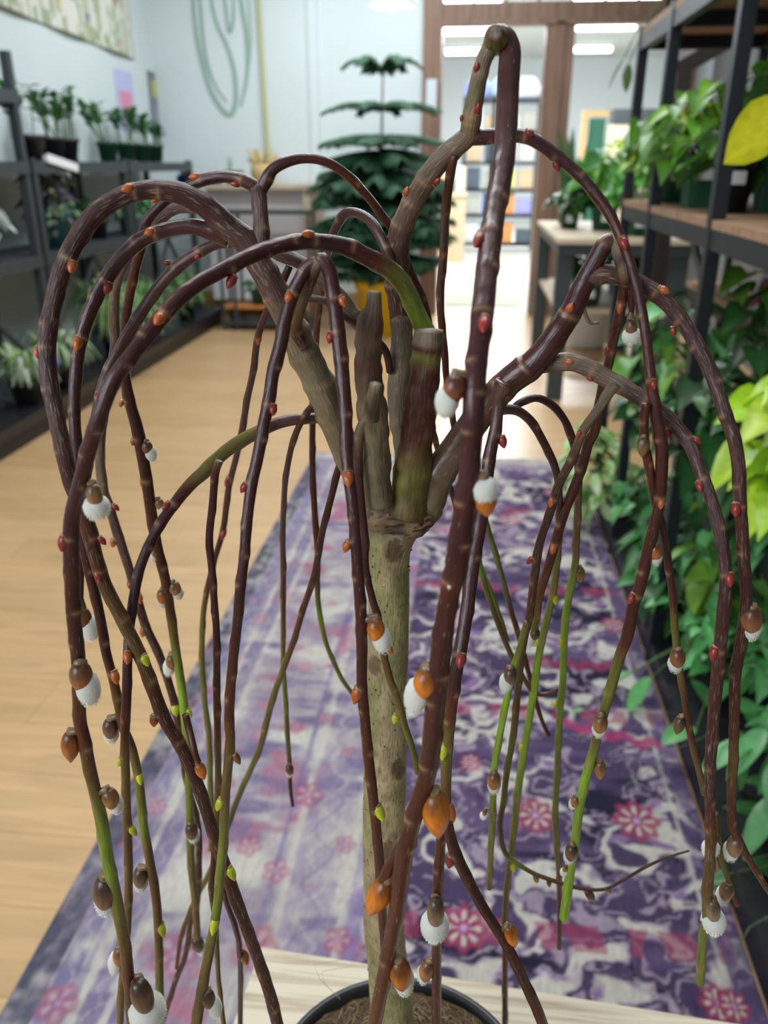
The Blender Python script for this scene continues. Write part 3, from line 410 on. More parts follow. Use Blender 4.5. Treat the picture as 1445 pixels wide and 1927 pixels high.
# ---- buds: x, y, length in pixels, colour, optional branch
RD, OR, YE, BRN = (.25, .024, .018), (.42, .10, .02), (.46, .50, .02), (.20, .075, .02)
BUDS = [(240,355,26,OR,'B1'),(135,503,24,OR,'B1'),(71,664,22,OR,'B1'),(202,543,24,RD,'B2'),(146,648,28,OR,'B2'),(281,437,22,OR,'B2'),(313,495,15,RD,'B4'),(372,482,16,RD,'B4'),(434,531,26,RD,'B5'),(299,601,30,OR,'B5'),
 (184,750,22,RD,'B4'),(290,378,14,OR,'B1'),(367,333,22,OR,'A2'),(443,346,18,RD,'A2'),(119,1022,30,RD,'B5'),(228,760,14,OR,'A2'),(250,832,14,OR,'A2'),(268,910,14,OR,'A2'),(218,955,16,RD,'L2'),(213,1022,18,OR,'L2'),
 (193,1018,18,RD,'B1'),(185,1084,22,RD,'B1'),(313,952,20,RD,'H'),(262,1126,20,OR,'L2'),(245,1102,16,RD,'L2'),(274,1243,22,YE,'B1'),(330,1336,20,YE,'L2'),(356,1342,16,YE,'A2'),(290,1357,24,OR,'B1'),(217,1275,24,OR,'B2'),
 (225,1434,18,YE,'H'),(250,1563,20,YE,'H'),(263,1466,18,YE,'B2'),(305,1750,20,YE,'B2'),(413,1514,22,YE,'B6a'),(446,1428,20,BRN,'B6a'),(436,1644,22,YE,'B1'),(403,1741,24,YE,'B6a'),(240,1238,24,OR,'H'),(269,1191,18,OR,'L2'),
 (578,441,24,OR,'B5'),(514,772,22,RD,'B6a'),(459,918,22,RD,'B6a'),(655,902,30,OR,'B6b'),(621,636,22,RD,'B6b'),(645,568,22,OR,'B6b'),(543,560,24,OR,'B6a'),(652,1029,24,OR,'B6b'),(733,1222,18,OR,'B6c'),(744,1353,20,YE,'B6c'),
 (671,1309,30,OR,'B6b'),(715,1530,26,YE,'B6b'),(901,452,32,RD,'F1'),(911,612,36,RD,'F1'),(867,1244,28,RD,'F2'),(834,1414,26,YE,'F2'),(849,1530,26,OR,'F2'),(847,1621,26,RD,'F2'),(946,832,24,RD,'F2'),(937,716,16,RD,'R'),
 (765,360,18,OR,'C'),(822,341,18,RD,'C'),(899,204,20,RD,'C'),(869,222,12,RD,'C'),(897,126,18,RD,'C'),(998,251,20,RD,'A6'),(1048,313,20,RD,'A6'),(1174,459,26,RD,'A6'),(1188,527,18,OR,'R2'),(1250,547,22,OR,'R2'),
 (1267,624,18,RD,'R2'),(1230,724,20,RD,'A6'),(1225,757,18,RD,'Q'),(1258,816,16,RD,'Q'),(1311,830,18,RD,'Q'),(1317,916,22,RD,'Q'),(1244,948,20,OR,'A6'),(1385,960,26,RD,'R2'),(1073,579,22,OR,'R'),(1070,681,16,OR,'Q'),
 (1167,580,18,OR,'A7'),(1143,661,16,RD,'A7'),(1111,713,14,RD,'Q'),(1090,816,15,RD,'Q2'),(1038,944,18,OR,'Q2'),(1041,1033,20,OR,'A7'),(997,1055,16,RD,'Q2'),(1188,1127,20,RD,'A6'),(1373,1091,26,RD,'Q'),(1343,1230,24,RD,'Q'),
 (1045,1128,16,YE,'S'),(1009,1210,16,YE,'S'),(1056,1208,14,YE,'S2b'),(1045,1325,14,YE,'S2b'),(981,1406,14,YE,'S'),(965,1632,16,YE,'S'),(487,640,14,OR,'Z3'),(428,906,16,RD,'Z3'),(420,1006,16,RD,'Z3'),(835,476,16,OR,'A4')]
def shell(mb, base, d, length, rad, prof, seg, colfn, mi=0, side=None, jit=0.):
    d = Vector(d).normalized(); n = d.cross(Vector((0, 1, 0.02)))
    if n.length < 1e-3: n = Vector((1, 0, 0))
    n.normalize(); k = n.cross(d); vs = []; cs = []
    for t, r in prof:
        for j in range(seg):
            a = 2 * math.pi * j / seg; rr = r * rad * (1 + jit * (random.random() - .5))
            vs.append(base + d * (t * length) + (n * math.cos(a) + k * math.sin(a)) * rr); cs.append(colfn(t, a))
    m = len(prof)
    fs = [(i * seg + j, i * seg + (j + 1) % seg, (i + 1) * seg + (j + 1) % seg, (i + 1) * seg + j) for i in range(m - 1) for j in range(seg)]
    fs.append(tuple(range(seg))[::-1]); fs.append(tuple((m - 1) * seg + j for j in range(seg)))
    mb.add(vs, fs, cs, mi, True)
    return n, k
M['bud'] = mat('waxy_bud', attr=True, rough=.36, var=.25, scale=(400, 400, 150), coat=.1, bump=.2)
M['fluff'] = mat('catkin_down', (.86, .87, .80), .9, sheen=.5, trans=.35)
jobs = []
def place(x, y, L_, only, lift):
    nm, i = nearest(x, y, only); d = SP[nm]; i = max(1, min(len(d['P']) - 2, i))
    Pc = d['P'][i]; q = d['px'][i]; off = np.array([x, y]) - q; dist = float(np.hypot(*off)); hw = d['w'][i] / 2
    za = axial(Pc); pt = atY(x, y, Pc.y); lat = pt - Pc
    fr = max(0., 1 - (dist / (hw * 1.25)) ** 2) ** .5
    return nm, i, pt, za, lat, fr, hw, d
for (x, y, L_, col, nm0) in BUDS:
    nm, i, pt, za, lat, fr, hw, d = place(x, y, L_, nm0, 1)
    tang = (d['P'][i + 1] - d['P'][i - 1]).normalized()
    r = d['r'][i]; Lm = L_ * za / F * 1.05
    toward = (O0 - pt).normalized(); L0 = Lm; Lm /= max(.6, (tang - toward * tang.dot(toward)).length)
    outw = (lat.normalized() if lat.length > 1e-5 else Vector()) * (1 - fr) + toward * fr
    dr = (tang * .85 + outw * .45).normalized()
    ctr = pt + toward * (fr * (r * .85 + Lm * .10)); base = ctr - dr * Lm * .5
    jobs.append((nm, base, dr, Lm, col, L0)); d['nodes'].append((i - int(L_ / 9), .16, outw)); d['ring'].append((i - int(L_ / 9), outw))
# regular small nodes everywhere else
for nm, d in SP.items():
    if d['mk'] == 'g': continue
    s = 35; k = 0
    while s < d['s'][-1] - 15:
        i = int(np.searchsorted(d['s'], s))
        if all(abs(i - n[0]) > 7 for n in d['nodes']) and d['px'][i][1] > 250:
            sg = 1 if k % 2 else -1
            t = (d['P'][min(i + 1, len(d['P']) - 1)] - d['P'][i - 1]).normalized(); o_ = t.cross(Vector((0, 1, .3))).normalized() * sg
            d['nodes'].append((i, .13 if d['w'][i] > 14 else .22, o_))
            if random.random() < .5: d['ring'].append((i, o_))
        s += 48 + 30 * random.random(); k += 1
bobj = {}
TAN = (.30, .17, .08)
for nm, d in SP.items():
    n = len(d['P']); seg = 16 if d['w'].max() > 20 else 10
    seed = random.random() * 100
    vs = []; cs = []; bk = []; prev = None; rough = {'g': .11, 'r': .045, 's': .022, 'd': .03}[d['mk']]; vlen = 0
    nz = vnoise(np.arange(n)[:, None] * .28 + seed, np.arange(seg)[None, :] * .9 + 0 * np.arange(n)[:, None], 3)
    nz2 = vnoise(np.arange(n)[:, None] * .09 + seed, np.arange(seg)[None, :] * 0 + .5 + 0 * np.arange(n)[:, None], 4)
    for i, p in enumerate(d['P']):
        t = (d['P'][min(i + 1, n - 1)] - d['P'][max(i - 1, 0)]).normalized()
        if prev is None: prev = t.cross(Vector((0, 1, .01))).normalized()
        prev = (prev - t * prev.dot(t)).normalized(); k = t.cross(prev)
        if i: vlen += (p - d['P'][i - 1]).length
        br_ = 1.; tan_ = 0.; rov = None
        for ri, ro in d['ring']:
            if abs(i - ri) <= 1: br_ = 1.03; tan_ = .7 if i == ri else .2; rov = ro
        base = pal(d['g'][i] + .12 * (nz2[i, 0] - .5))
        for j in range(seg):
            a_ = 2 * math.pi * j / seg; dv = prev * math.cos(a_) + k * math.sin(a_)
            bump = 0
            for (ni, am, ov) in d['nodes']:
                if abs(i - ni) < 7:
                    x_ = (i - ni); bump += am * max(0, dv.dot(ov)) ** 2 * math.exp(-((x_ + 1.5) / 2.6) ** 2 if x_ < 0 else -(x_ + 1.5) ** 2 / 6)
            r = d['r'][i] * (br_ + bump + rough * 2 * (nz[i, j] - .5) + .03 * (nz2[i, j] - .5))
            vs.append(p + dv * r)
            # young shoots are greener on the underside in patches that belong to the bark
            if tan_ and d['mk'] != 'g': tt = tan_ * smooth((dv.dot(rov) + .1) / .7); cs.append(tuple(p_ * (1 - tt) + q_ * tt for p_, q_ in zip(base, TAN)))
            else: cs.append(base if d['mk'] != 'g' else tuple(c_ * (.75 + .5 * nz[i, j]) for c_ in base))
            bk.append((math.cos(a_), math.sin(a_), vlen))
    fs = [(i * seg + j, i * seg + (j + 1) % seg, (i + 1) * seg + (j + 1) % seg, (i + 1) * seg + j) for i in range(n - 1) for j in range(seg)]
    fs.append(tuple(range(seg))[::-1]); mb = MB()
    # cut or tapered end
    e = len(vs); vs.append(d['P'][-1] + (d['P'][-1] - d['P'][-2]).normalized() * d['r'][-1] * (.15 if d['mk'] == 'g' else .8)); cs.append((.30, .27, .2) if d['mk'] == 'g' else cs[-1]); bk.append((0, 0, vlen))
    fs += [((n - 1) * seg + j, (n - 1) * seg + (j + 1) % seg, e) for j in range(seg)]
    mb.add(vs, fs, cs, 0, True)
    o = mb.build('cut_stub' if d['mk'] == 'g' else 'branch', M['stubbark'] if d['mk'] == 'g' else M['barkrough'] if d['mk'] == 'r' else M['bark'], tree)
    at_ = o.data.attributes.new('bk', 'FLOAT_VECTOR', 'POINT'); at_.data.foreach_set('vector', np.array(bk, dtype=np.float32).ravel() + np.float32(seed))
    bobj[nm] = o
for nm, base, dr, Lm, col, L0 in jobs:
    mb = MB(); yl = col is YE; fat = .34 if not yl else .36
    tip = tuple(min(1, c_ * 1.15) for c_ in col); bs = tuple(c_ * .8 for c_ in col)
    shell(mb, base, dr, Lm, L0 * fat, [(0, .55), (.1, .8), (.25, .98), (.45, 1.), (.65, .85), (.82, .55), (.94, .25), (1., .05)], 12, lambda t, a: tuple(x * (1 - t) + y * t for x, y in zip(bs, tip)))
    shell(mb, base, dr, Lm * .10, L0 * .34, [(-.6, .6), (0, .85), (.6, 1.), (1, .9)], 12, lambda t, a: TAN)
    b_ = mb.build('bud', M['bud'], bobj[nm])
    if yl: b_['label'] = 'yellow green bud'
# ---- catkins: x, y, length, kind, branch, cap colour, lean
# kind: c = closed scale, o = open with down below, w = wide fluffy, u = upturned
ORG, TNB, DKB = (.60, .17, .01), (.32, .14, .04), (.14, .07, .035)
CAT = [(133,1407,58,'c','B5',(.36,.10,.015)),(821,1535,88,'c','F1',ORG),(711,1690,74,'c','K2',ORG),(379,1452,34,'c','K1',ORG),(963,1763,42,'c','F2',ORG),(755,1843,70,'p','F1',(.42,.11,.01)),(793,1302,88,'o','F1',ORG),
 (849,748,84,'o','F1',(.20,.055,.02)),(913,935,78,'u','F1',ORG),(712,1198,66,'o','B6b',ORG),(158,1289,82,'o','B5',(.28,.10,.03)),(161,1176,66,'o','B4',(.20,.07,.02)),(180,944,66,'w','B5',(.30,.15,.06)),(280,850,40,'o','A2',(.20,.07,.03)),
 (303,955,34,'o','A2',TNB),(291,1046,24,'o','A2',TNB),(306,1128,38,'p','A2',(.45,.12,.02)),(331,1113,38,'p','A2',TNB),(321,1253,42,'o','A2',TNB),(208,1378,50,'p','B2',(.18,.08,.04)),(211,1510,52,'p','B5',TNB),(198,1690,78,'p','B5',DKB),
 (264,1658,48,'p','B2',(.17,.09,.05)),(361,1570,40,'p','A2',DKB),(374,1782,40,'p','A2',DKB),(273,1890,88,'w','B5',DKB),(222,1808,50,'o','H',TNB),(397,1890,50,'o','B6a',DKB),(461,1804,28,'c','E1',(.40,.13,.02)),(545,1452,26,'p','Z1',DKB),
 (819,1730,70,'w','F3',(.22,.13,.07)),(801,1833,48,'p','F3',TNB),(1188,625,48,'w','A8',(.22,.10,.05)),(1210,842,40,'c','A9',(.20,.11,.04)),(1233,1045,44,'p','A6',(.35,.11,.03)),(1092,1082,30,'c','S2b',TNB),(1413,1176,68,'p','R2',(.24,.09,.03)),
 (1274,1246,48,'p','A9',(.25,.09,.03)),(1277,1366,36,'c','A9',DKB),(1128,1369,46,'p','A6',TNB),(1129,1450,36,'c','A6',TNB),(1081,1512,30,'p','A6',TNB),(1074,1610,40,'p','A6',DKB),(1062,1638,20,'w','A6',TNB),(1381,1600,52,'p','R2',(.24,.13,.06)),
 (1338,1590,44,'w','Q',TNB),(1365,1684,46,'p','R3',(.24,.12,.05)),(1342,1724,58,'w','Q',(.24,.16,.09)),(1003,1200,36,'o','A7',DKB),(957,1281,48,'o','Sg',DKB),(929,1476,42,'p','Sg',TNB),(911,1532,20,'w','Sg',TNB),(1009,1655,20,'p','Q2',TNB),
 (1111,1686,26,'c','Q2',DKB),(1033,1662,16,'c','Q2',DKB),(1144,1676,14,'c','Q2',TNB),(846,1106,18,'u','F1',(.30,.12,.04)),(1255,1000,1,'x','A9',TNB)]
CAPP = [(0, .42), (.06, .66), (.16, .86), (.3, .98), (.42, 1.), (.56, .93), (.7, .74), (.83, .47), (.93, .22), (1, .04)]
def fluffy(mb, base, d, length, rad, hairs):
    shell(mb, base, d, length, rad, [(0, .5), (.1, .8), (.3, 1.), (.55, 1.02), (.75, .85), (.9, .55), (1, .12)], 18, lambda t, a: (.86, .87, .8), 1, jit=.12)
    d = Vector(d).normalized(); n = d.cross(Vector((0, 1, .02))).normalized(); k = n.cross(d)
    for _ in range(hairs):
        a = random.random() * 6.283; t = .15 + .85 * random.random(); r = rad * math.sqrt(max(.05, 1 - (2 * (t - .45)) ** 2 * .7))
        o_ = n * math.cos(a) + k * math.sin(a); p = base + d * t * length + o_ * r * .93
        q = p + (o_ * .5 + d * (.4 + .5 * t)).normalized() * rad * random.uniform(.10, .28); sd = d.cross(o_).normalized() * rad * .03
        mb.add([p - sd, p + sd, q], [(0, 1, 2)], (.86, .87, .8), 1)
for (x, y, L_, kd, nm0, col) in CAT:
    if kd == 'x': continue
    nm, i, pt, za, lat, fr, hw, d = place(x, y, L_, nm0, 1)
    Lm = L_ * za / F; toward = (O0 - pt).normalized(); r = d['r'][i]
    behind = (x, y) in ((161, 1176), (1233, 1045), (303, 955), (755, 1843), (1338, 1590))
    ld = lat.normalized() if lat.length > 1e-5 else Vector()
    down = Vector((0, 0, -1)); tang = (d['P'][i + 1] - d['P'][i - 1]).normalized()
    sx = 1 if lat.x > 0 else -1
    dr = (down * .75 + tang * .3 + Vector((sx * .16 * (1 - fr), 0, 0)) + toward * .05).normalized()
    if (x, y) == (711, 1690): dr = Vector((-.38, 0, -1)).normalized()
    if (x, y) in ((963, 1763),): dr = Vector((.3, 0, -1)).normalized()
    fsh = max(.55, (dr - toward * dr.dot(toward)).length); L0 = Lm; Lm /= fsh ** .85
    wr = {'c': .29, 'p': .29, 'o': .28, 'w': .32, 'u': .26}[kd]
    push = (-1.2 if behind else 1) * fr * (r * .75 + Lm * wr * .5)
    ctr = pt + toward * push; base = ctr - dr * Lm * .5; mb = MB()
    dkc = tuple(c_ * .32 for c_ in col)
    def cf(t, a): 
        m_ = smooth((t - .05 - .08 * math.sin(a * 3)) / .42); return tuple(p_ * (1 - m_) + q_ * m_ for p_, q_ in zip(dkc, col))
    hairs = int(min(500, 60 + L_ * 6))
    fa = math.atan2(0, 1)
    if kd == 'c':
        shell(mb, base, dr, Lm, L0 * .31, CAPP, 18, cf)
    elif kd == 'p':   # scale hood above, crescent of down peeking out below
        shell(mb, base, dr, Lm * .84, L0 * .30, CAPP, 18, cf)
        b2 = base + dr * Lm * .30 + Vector((sx * .02 * Lm, .10 * Lm, 0)); fluffy(mb, b2, dr, Lm * .66, L0 * .29, hairs)
    elif kd == 'o':   # half-open: scale on one side, down bulging out
        shell(mb, base + toward * Lm * .04 - Vector((sx * .03 * Lm, 0, 0)), dr, Lm * .74, L0 * .26, CAPP, 18, cf)
        fluffy(mb, base + dr * Lm * .26 + Vector((sx * .07 * Lm, .03 * Lm, 0)), dr, Lm * .72, L0 * .27, hairs)
    elif kd == 'w':   # ruff of down spreading either side of the pointed scale
        shell(mb, base + toward * Lm * .16, dr, Lm * .80, L0 * .23, CAPP, 18, cf)
        fluffy(mb, base + dr * Lm * .36, dr, Lm * .62, L0 * .38, int(hairs * 1.5))
    elif kd == 'u':
        shell(mb, base + dr * Lm * .40, dr, Lm * .6, L0 * .26, CAPP[::1], 18, lambda t, a: tuple(c_ * (.6 + .5 * t) for c_ in col))
        fluffy(mb, base + dr * Lm * .05, dr, Lm * .62, L0 * .32, int(hairs * 1.5))
    # scaly collar joining the scale to the shoot
    Pn = d['P'][max(0, min(len(d['P']) - 1, i - int(L_ * .5 / 4.5)))]
    a0 = Pn; a1 = base - dr * Lm * .03; a2 = base + dr * Lm * .08
    if (a1 - a0).length < Lm * 1.6: mb.tube([a0, a0 * .4 + a1 * .6, a1, a2], [min(r * .8, L0 * .16), L0 * .12, L0 * .16, L0 * .15], 10, [pal(d['g'][i]), (.13, .08, .04), (.22, .14, .07), (.15, .09, .05)], 0)
    o = mb.build('catkin', [M['bud'], M['fluff']], bobj[nm])
    if kd == 'c': o['label'] = 'catkin still closed in its brown or orange scale'
# ---- trunk
tp = [(737, 2010, 84), (737, 1900, 80), (730, 1820, 76), (722, 1740, 75), (722, 1660, 76), (722, 1580, 78), (723, 1500, 79), (725, 1420, 79), (727, 1340, 76), (729, 1260, 76), (731, 1180, 76), (731, 1110, 78), (731, 1060, 80), (733, 1030, 84), (738, 1005, 96), (746, 985, 112), (752, 965, 124), (757, 948, 122)]
R = resample([p + (0,) for p in tp], 4); TY = .445
vs = []; cs = []; bk = []; seg = 40; n = len(R); vlen = 0; prevP = None
T0 = [atY(r[0], r[1], TY) for r in R]
arr_a = np.arange(seg)
scars = [(741, 1036, 19, 27), (706, 1252, 13, 22), (748, 1447, 13, 24), (731, 1602, 14, 26)]
for i, p in enumerate(T0):
    r0 = R[i][2] / 2 * axial(p) / F
    if prevP is not None: vlen += (p - prevP).length
    prevP = p
    for j in range(seg):
        a_ = 2 * math.pi * j / seg; dv = Vector((math.cos(a_), math.sin(a_), 0))
        nn = float(vnoise(np.array([i * .13]), np.array([math.cos(a_) * 2 + 5 + math.sin(a_) * 3]), 21)[0]); n3 = float(vnoise(np.array([i * .6]), np.array([j * .8]), 22)[0])
        top = smooth((1012 - R[i][1]) / 30)
        sq_ = .62 if i > 0 else .62
        r = r0 * (1 + .05 * (nn - .5) + .02 * (n3 - .5) + top * .16 * (n3 - .5))
        v_ = p + Vector((dv.x * r, dv.y * r * (1 - .35 * top), 0))
        n4 = float(vnoise(np.array([i * .05]), np.array([math.cos(a_) * 1.5 + 3]), 25)[0])
        gx_ = smooth((n4 - .35) * 3)
        col = tuple(x_ * (1 - gx_) + y_ * gx_ for x_, y_ in zip((.40, .31, .17), (.29, .265, .115)))
        col = tuple(c_ * (.85 + .3 * n3) for c_ in col)
        if top: col = tuple(x_ * (1 - top) + y_ * top for x_, y_ in zip(col, (.13 + .1 * n3, .075 + .05 * n3, .035 + .03 * n3)))
        if dv.y < .2:
            q = px(v_)
            for (sx_, sy_, ra, rb) in scars:
                dd = math.hypot((q[0] - sx_) / ra, (q[1] - sy_) / rb)
                if dd < 1.25:
                    if dd > .85: col = (.36, .28, .16); v_ = v_ + dv * r0 * .10 * (1.25 - dd) / .4
                    else: col = (.14 + .05 * n3, .095 + .03 * n3, .055); v_ = v_ + dv * r0 * .03 * n3
        vs.append(v_); cs.append(col); bk.append((math.cos(a_), math.sin(a_), vlen))
fs = [(i * seg + j, (i + 1) * seg + j, (i + 1) * seg + (j + 1) % seg, i * seg + (j + 1) % seg)[::-1] for i in range(n - 1) for j in range(seg)]
fs.append(tuple((n - 1) * seg + j for j in range(seg)))
mb = MB(); mb.add(vs, fs, cs, 0, True)
trunk = mb.build('trunk', M['trunkbark'], tree); at_ = trunk.data.attributes.new('bk', 'FLOAT_VECTOR', 'POINT'); at_.data.foreach_set('vector', np.array(bk, dtype=np.float32).ravel())
# graft union: ring of cracked bark plates round the head of the trunk
gp = resample([(746, 1004, 98, 0), (750, 992, 122, 0), (755, 975, 138, 0), (760, 955, 136, 0), (764, 940, 120, 0), (766, 930, 92, 0)], 3); mb = MB(); vs = []; cs = []; sg_ = 72
for i, r in enumerate(gp):
    p = atY(r[0], r[1], TY - .001); r0 = r[2] / 2 * axial(p) / F
    for j in range(sg_):
        a_ = 2 * math.pi * j / sg_
        q1 = float(vnoise(np.array([j * .33 + 9]), np.array([i * .50]), 41)[0]); q2 = float(vnoise(np.array([j * .9]), np.array([i * .8]), 42)[0]); q3 = float(vnoise(np.array([j * .22]), np.array([i * .16]), 43)[0])
        crack = abs(q1 - .5) < .045; k_ = 1 + .16 * (q3 - .5) + .06 * (q2 - .5) - (.07 if crack else 0)
        vs.append(p + Vector((math.cos(a_) * r0 * k_, math.sin(a_) * r0 * k_ * .62, 0)))
        t_ = smooth((q3 - .3) * 2); c_ = tuple(x_ * (1 - t_) + y_ * t_ for x_, y_ in zip((.12, .085, .055), (.24, .15, .08))); c_ = tuple(x_ * (.65 + .7 * q2) for x_ in c_)
        cs.append((.03, .02, .013) if crack else c_)
fs = [(i * sg_ + j, i * sg_ + (j + 1) % sg_, (i + 1) * sg_ + (j + 1) % sg_, (i + 1) * sg_ + j) for i in range(len(gp) - 1) for j in range(sg_)]
fs.append(tuple((len(gp) - 1) * sg_ + j for j in range(sg_))); mb.add(vs, fs, cs, 0, True)
mb.build('graft_union', M['attr'], tree)['label'] = 'cracked brown bark ring'
# lenticels on the trunk
mb = MB()
for k in range(130):
    i = random.randrange(8, n - 14); a_ = random.uniform(math.pi, 2 * math.pi); r0 = R[i][2] / 2 * axial(T0[i]) / F
    p = T0[i] + Vector((math.cos(a_) * r0, math.sin(a_) * r0, 0)); s_ = random.uniform(.0003, .0008)
    shell(mb, p - Vector((0, 0, s_)), (0, 0, 1), s_ * 2, s_, [(0, .3), (.5, 1), (1, .3)], 6, lambda t, a: (.07, .05, .03))
mb.build('lenticel', M['attr'], trunk, 'stuff')
# ---- pot, soil and coir
RZ = .773
mb = MB(); q = PC
mb.lathe(q.x, q.y, [(.078, .611), (.080, .614), (.098, .735), (.100, .752), (.108, .753), (.110, RZ - .004), (.108, RZ), (.104, RZ), (.102, RZ - .004), (.100, .745), (.096, .73)], 64, cap=True)
mb.build('pot', mat('black_nursery_pot', (.02, .021, .024), .35), tree)
def soilz(x, y): 
    d2 = ((x - q.x - .02) ** 2 + (y - q.y) ** 2) / .1 ** 2
    return RZ - .013 + .012 * max(0, 1 - d2) + .006 * float(vnoise(np.array([x * 120.]), np.array([y * 120.]), 5)[0])
vs = [(q.x, q.y, soilz(q.x, q.y))]; fs = []; NR = 18
for i in range(1, NR + 1):
    for j in range(48):
        a_ = 2 * math.pi * j / 48; r = .1008 * i / NR; x = q.x + r * math.cos(a_); y = q.y + r * math.sin(a_); vs.append((x, y, soilz(x, y)))
for j in range(48): fs.append((0, 1 + j, 1 + (j + 1) % 48))
for i in range(NR - 1):
    for j in range(48): fs.append((1 + i * 48 + j, 1 + (i + 1) * 48 + j, 1 + (i + 1) * 48 + (j + 1) % 48, 1 + i * 48 + (j + 1) % 48))
mb = MB(); mb.add(vs, fs, (.1, .07, .04), 0, True); mb.build('soil', mat('coir_compost', (.095, .058, .03), .95, var=.6, scale=(260, 260, 260), bump=1.), tree)
mb = MB()
for k in range(2600):
    a_ = random.random() * 6.283; r = .098 * math.sqrt(random.random()); x = q.x + r * math.cos(a_); y = q.y + r * math.sin(a_); z = soilz(x, y)
    b_ = random.random() * 6.283; l_ = random.uniform(.006, .020); h_ = random.uniform(0, .006)
    p0 = Vector((x, y, z)); p2 = p0 + Vector((math.cos(b_) * l_, math.sin(b_) * l_, 0))
    if math.hypot(p2.x - q.x, p2.y - q.y) > .1: continue
    p2.z = soilz(p2.x, p2.y); p1 = (p0 + p2) / 2 + Vector((random.uniform(-.002, .002), random.uniform(-.002, .002), h_))
    cc_ = random.choice([(.26, .18, .09), (.17, .11, .055), (.34, .25, .13), (.10, .06, .03)])
    mb.tube([p0, p1, p2], random.uniform(.0002, .00045), 3, cc_, cap=False)
for (x0, y0) in ((575, 1843), (560, 1830)):   # two pale hairs rising over the rim
    p0 = atZ(640, 1880, RZ); p1 = atY(x0 + 30, y0 - 15, p0.y); p2 = atY(x0 + 90, y0 - 25, p0.y + .02); mb.tube([p0, (p0 + p1) / 2 + Vector((-.006, 0, .002)), p1, p2], .0002, 3, (.5, .45, .35), cap=False)
mb.build('coir_fibre', M['attr'], tree, 'stuff')
# ---- bench carrying the pot
c0 = atZ(492, 1782, .61); c1 = atZ(1250, 1905, .61); ex = (c1 - c0).normalized(); ey = Vector((ex.y, -ex.x, 0))
bench = thing('plant_bench', 'pale whitewashed wooden bench top under the black pot', 'bench', (c0.x + ex.x * .5 + ey.x * .3, c0.y + ex.y * .5 + ey.y * .3, 0))
def obox(mb, a0, a1, b0, b1, z0, z1, col=(.5, .5, .5)):
    vs = [c0 + ex * a + ey * b for b in (b0, b1) for a in (a0, a1)]; vs = [(p.x, p.y, zz) for zz in (z0, z1) for p in vs]
    mb.add(vs, [(0, 2, 3, 1), (4, 5, 7, 6), (0, 1, 5, 4), (2, 6, 7, 3), (0, 4, 6, 2), (1, 3, 7, 5)], col)
wm = bpy.data.materials.new('whitewashed_board'); wm.use_nodes = True; N = wm.node_tree.nodes; L = wm.node_tree.links; b = N['Principled BSDF']; b.inputs['Roughness'].default_value = .6
tc = N.new('ShaderNodeTexCoord'); mp = N.new('ShaderNodeMapping'); mp.inputs['Rotation'].default_value = (0, 0, -math.atan2(ex.y, ex.x)); mp.inputs['Scale'].default_value = (1.5, 32, 8)
L.new(tc.outputs['Object'], mp.inputs[0]); ns = N.new('ShaderNodeTexNoise'); ns.inputs['Scale'].default_value = 3; ns.inputs['Detail'].default_value = 6; ns.inputs['Distortion'].default_value = .6; L.new(mp.outputs[0], ns.inputs[0])
cr = N.new('ShaderNodeValToRGB'); cr.color_ramp.elements[0].position = .36; cr.color_ramp.elements[0].color = (.40, .31, .21, 1); cr.color_ramp.elements[1].position = .55; cr.color_ramp.elements[1].color = (.62, .54, .40, 1); L.new(ns.outputs[0], cr.inputs[0]); L.new(cr.outputs[0], b.inputs['Base Color'])
mb = MB(); obox(mb, 0, 1.0, 0, .155, .575, .61); obox(mb, 0, 1.0, .158, .315, .575, .61); obox(mb, 0, 1.0, .318, .48, .575, .61); mb.build('bench_top', wm, bench)
mb = MB(); obox(mb, .04, .96, .03, .055, .51, .574); obox(mb, .04, .96, .425, .45, .51, .574); mb.build('apron', wm, bench)
for a_, b_ in ((.04, .03), (.91, .03), (.04, .40), (.91, .40)):
    mb = MB(); obox(mb, a_, a_ + .05, b_, b_ + .05, 0, .51); mb.build('leg', wm, bench)
# ================================================================ PLANTS
def leaf(mb, base, dr, length, wid, kind='heart', droop=.35, col=(.05, .2, .02), var=None, fold=.18, roll=0.):
    d = Vector(dr).normalized(); up = Vector((0, 0, 1)); s = d.cross(up)
    if s.length < .05: s = Vector((1, 0, 0))
    s.normalize(); n = s.cross(d).normalized()
    if roll: s = (s * math.cos(roll) + n * math.sin(roll)); n = s.cross(d).normalized()
    W = {'heart': [.0, .72, 1., .97, .78, .48, .2, .0], 'oval': [0, .5, .85, 1, .95, .72, .38, 0], 'lance': [.05, .55, .85, 1, .9, .65, .32, 0]}[kind]
    T = {'heart': [.08, -.03, .14, .34, .55, .75, .9, 1.04], 'oval': [0, .12, .28, .46, .64, .8, .92, 1], 'lance': [0, .1, .25, .42, .6, .78, .9, 1]}[kind]
    vs = []; cs = []
    for w_, t in zip(W, T):
        c0_ = Vector(base) + d * (t * length) - Vector((0, 0, droop * length * max(0, t) ** 2))
        if kind == 'heart' and w_ == .72: cm = Vector(base) + d * (.05 * length)
        else: cm = c0_
        for sg in (-1, 0, 1):
            p = (cm if sg == 0 else c0_) + s * (sg * w_ * wid / 2) + n * (abs(sg) * w_ * wid * fold - (0.0))
            vs.append(p); cc_ = col
            if var and random.random() < .35: cc_ = var
            if sg == 0: cc_ = tuple(min(1, q * 1.25 + .01) for q in cc_)
            cs.append(cc_)
    fs = []
    for i in range(len(W) - 1):
        fs += [(i * 3, i * 3 + 1, i * 3 + 4, i * 3 + 3), (i * 3 + 1, i * 3 + 2, i * 3 + 5, i * 3 + 4)]
    mb.add(vs, fs, cs, 0, True)
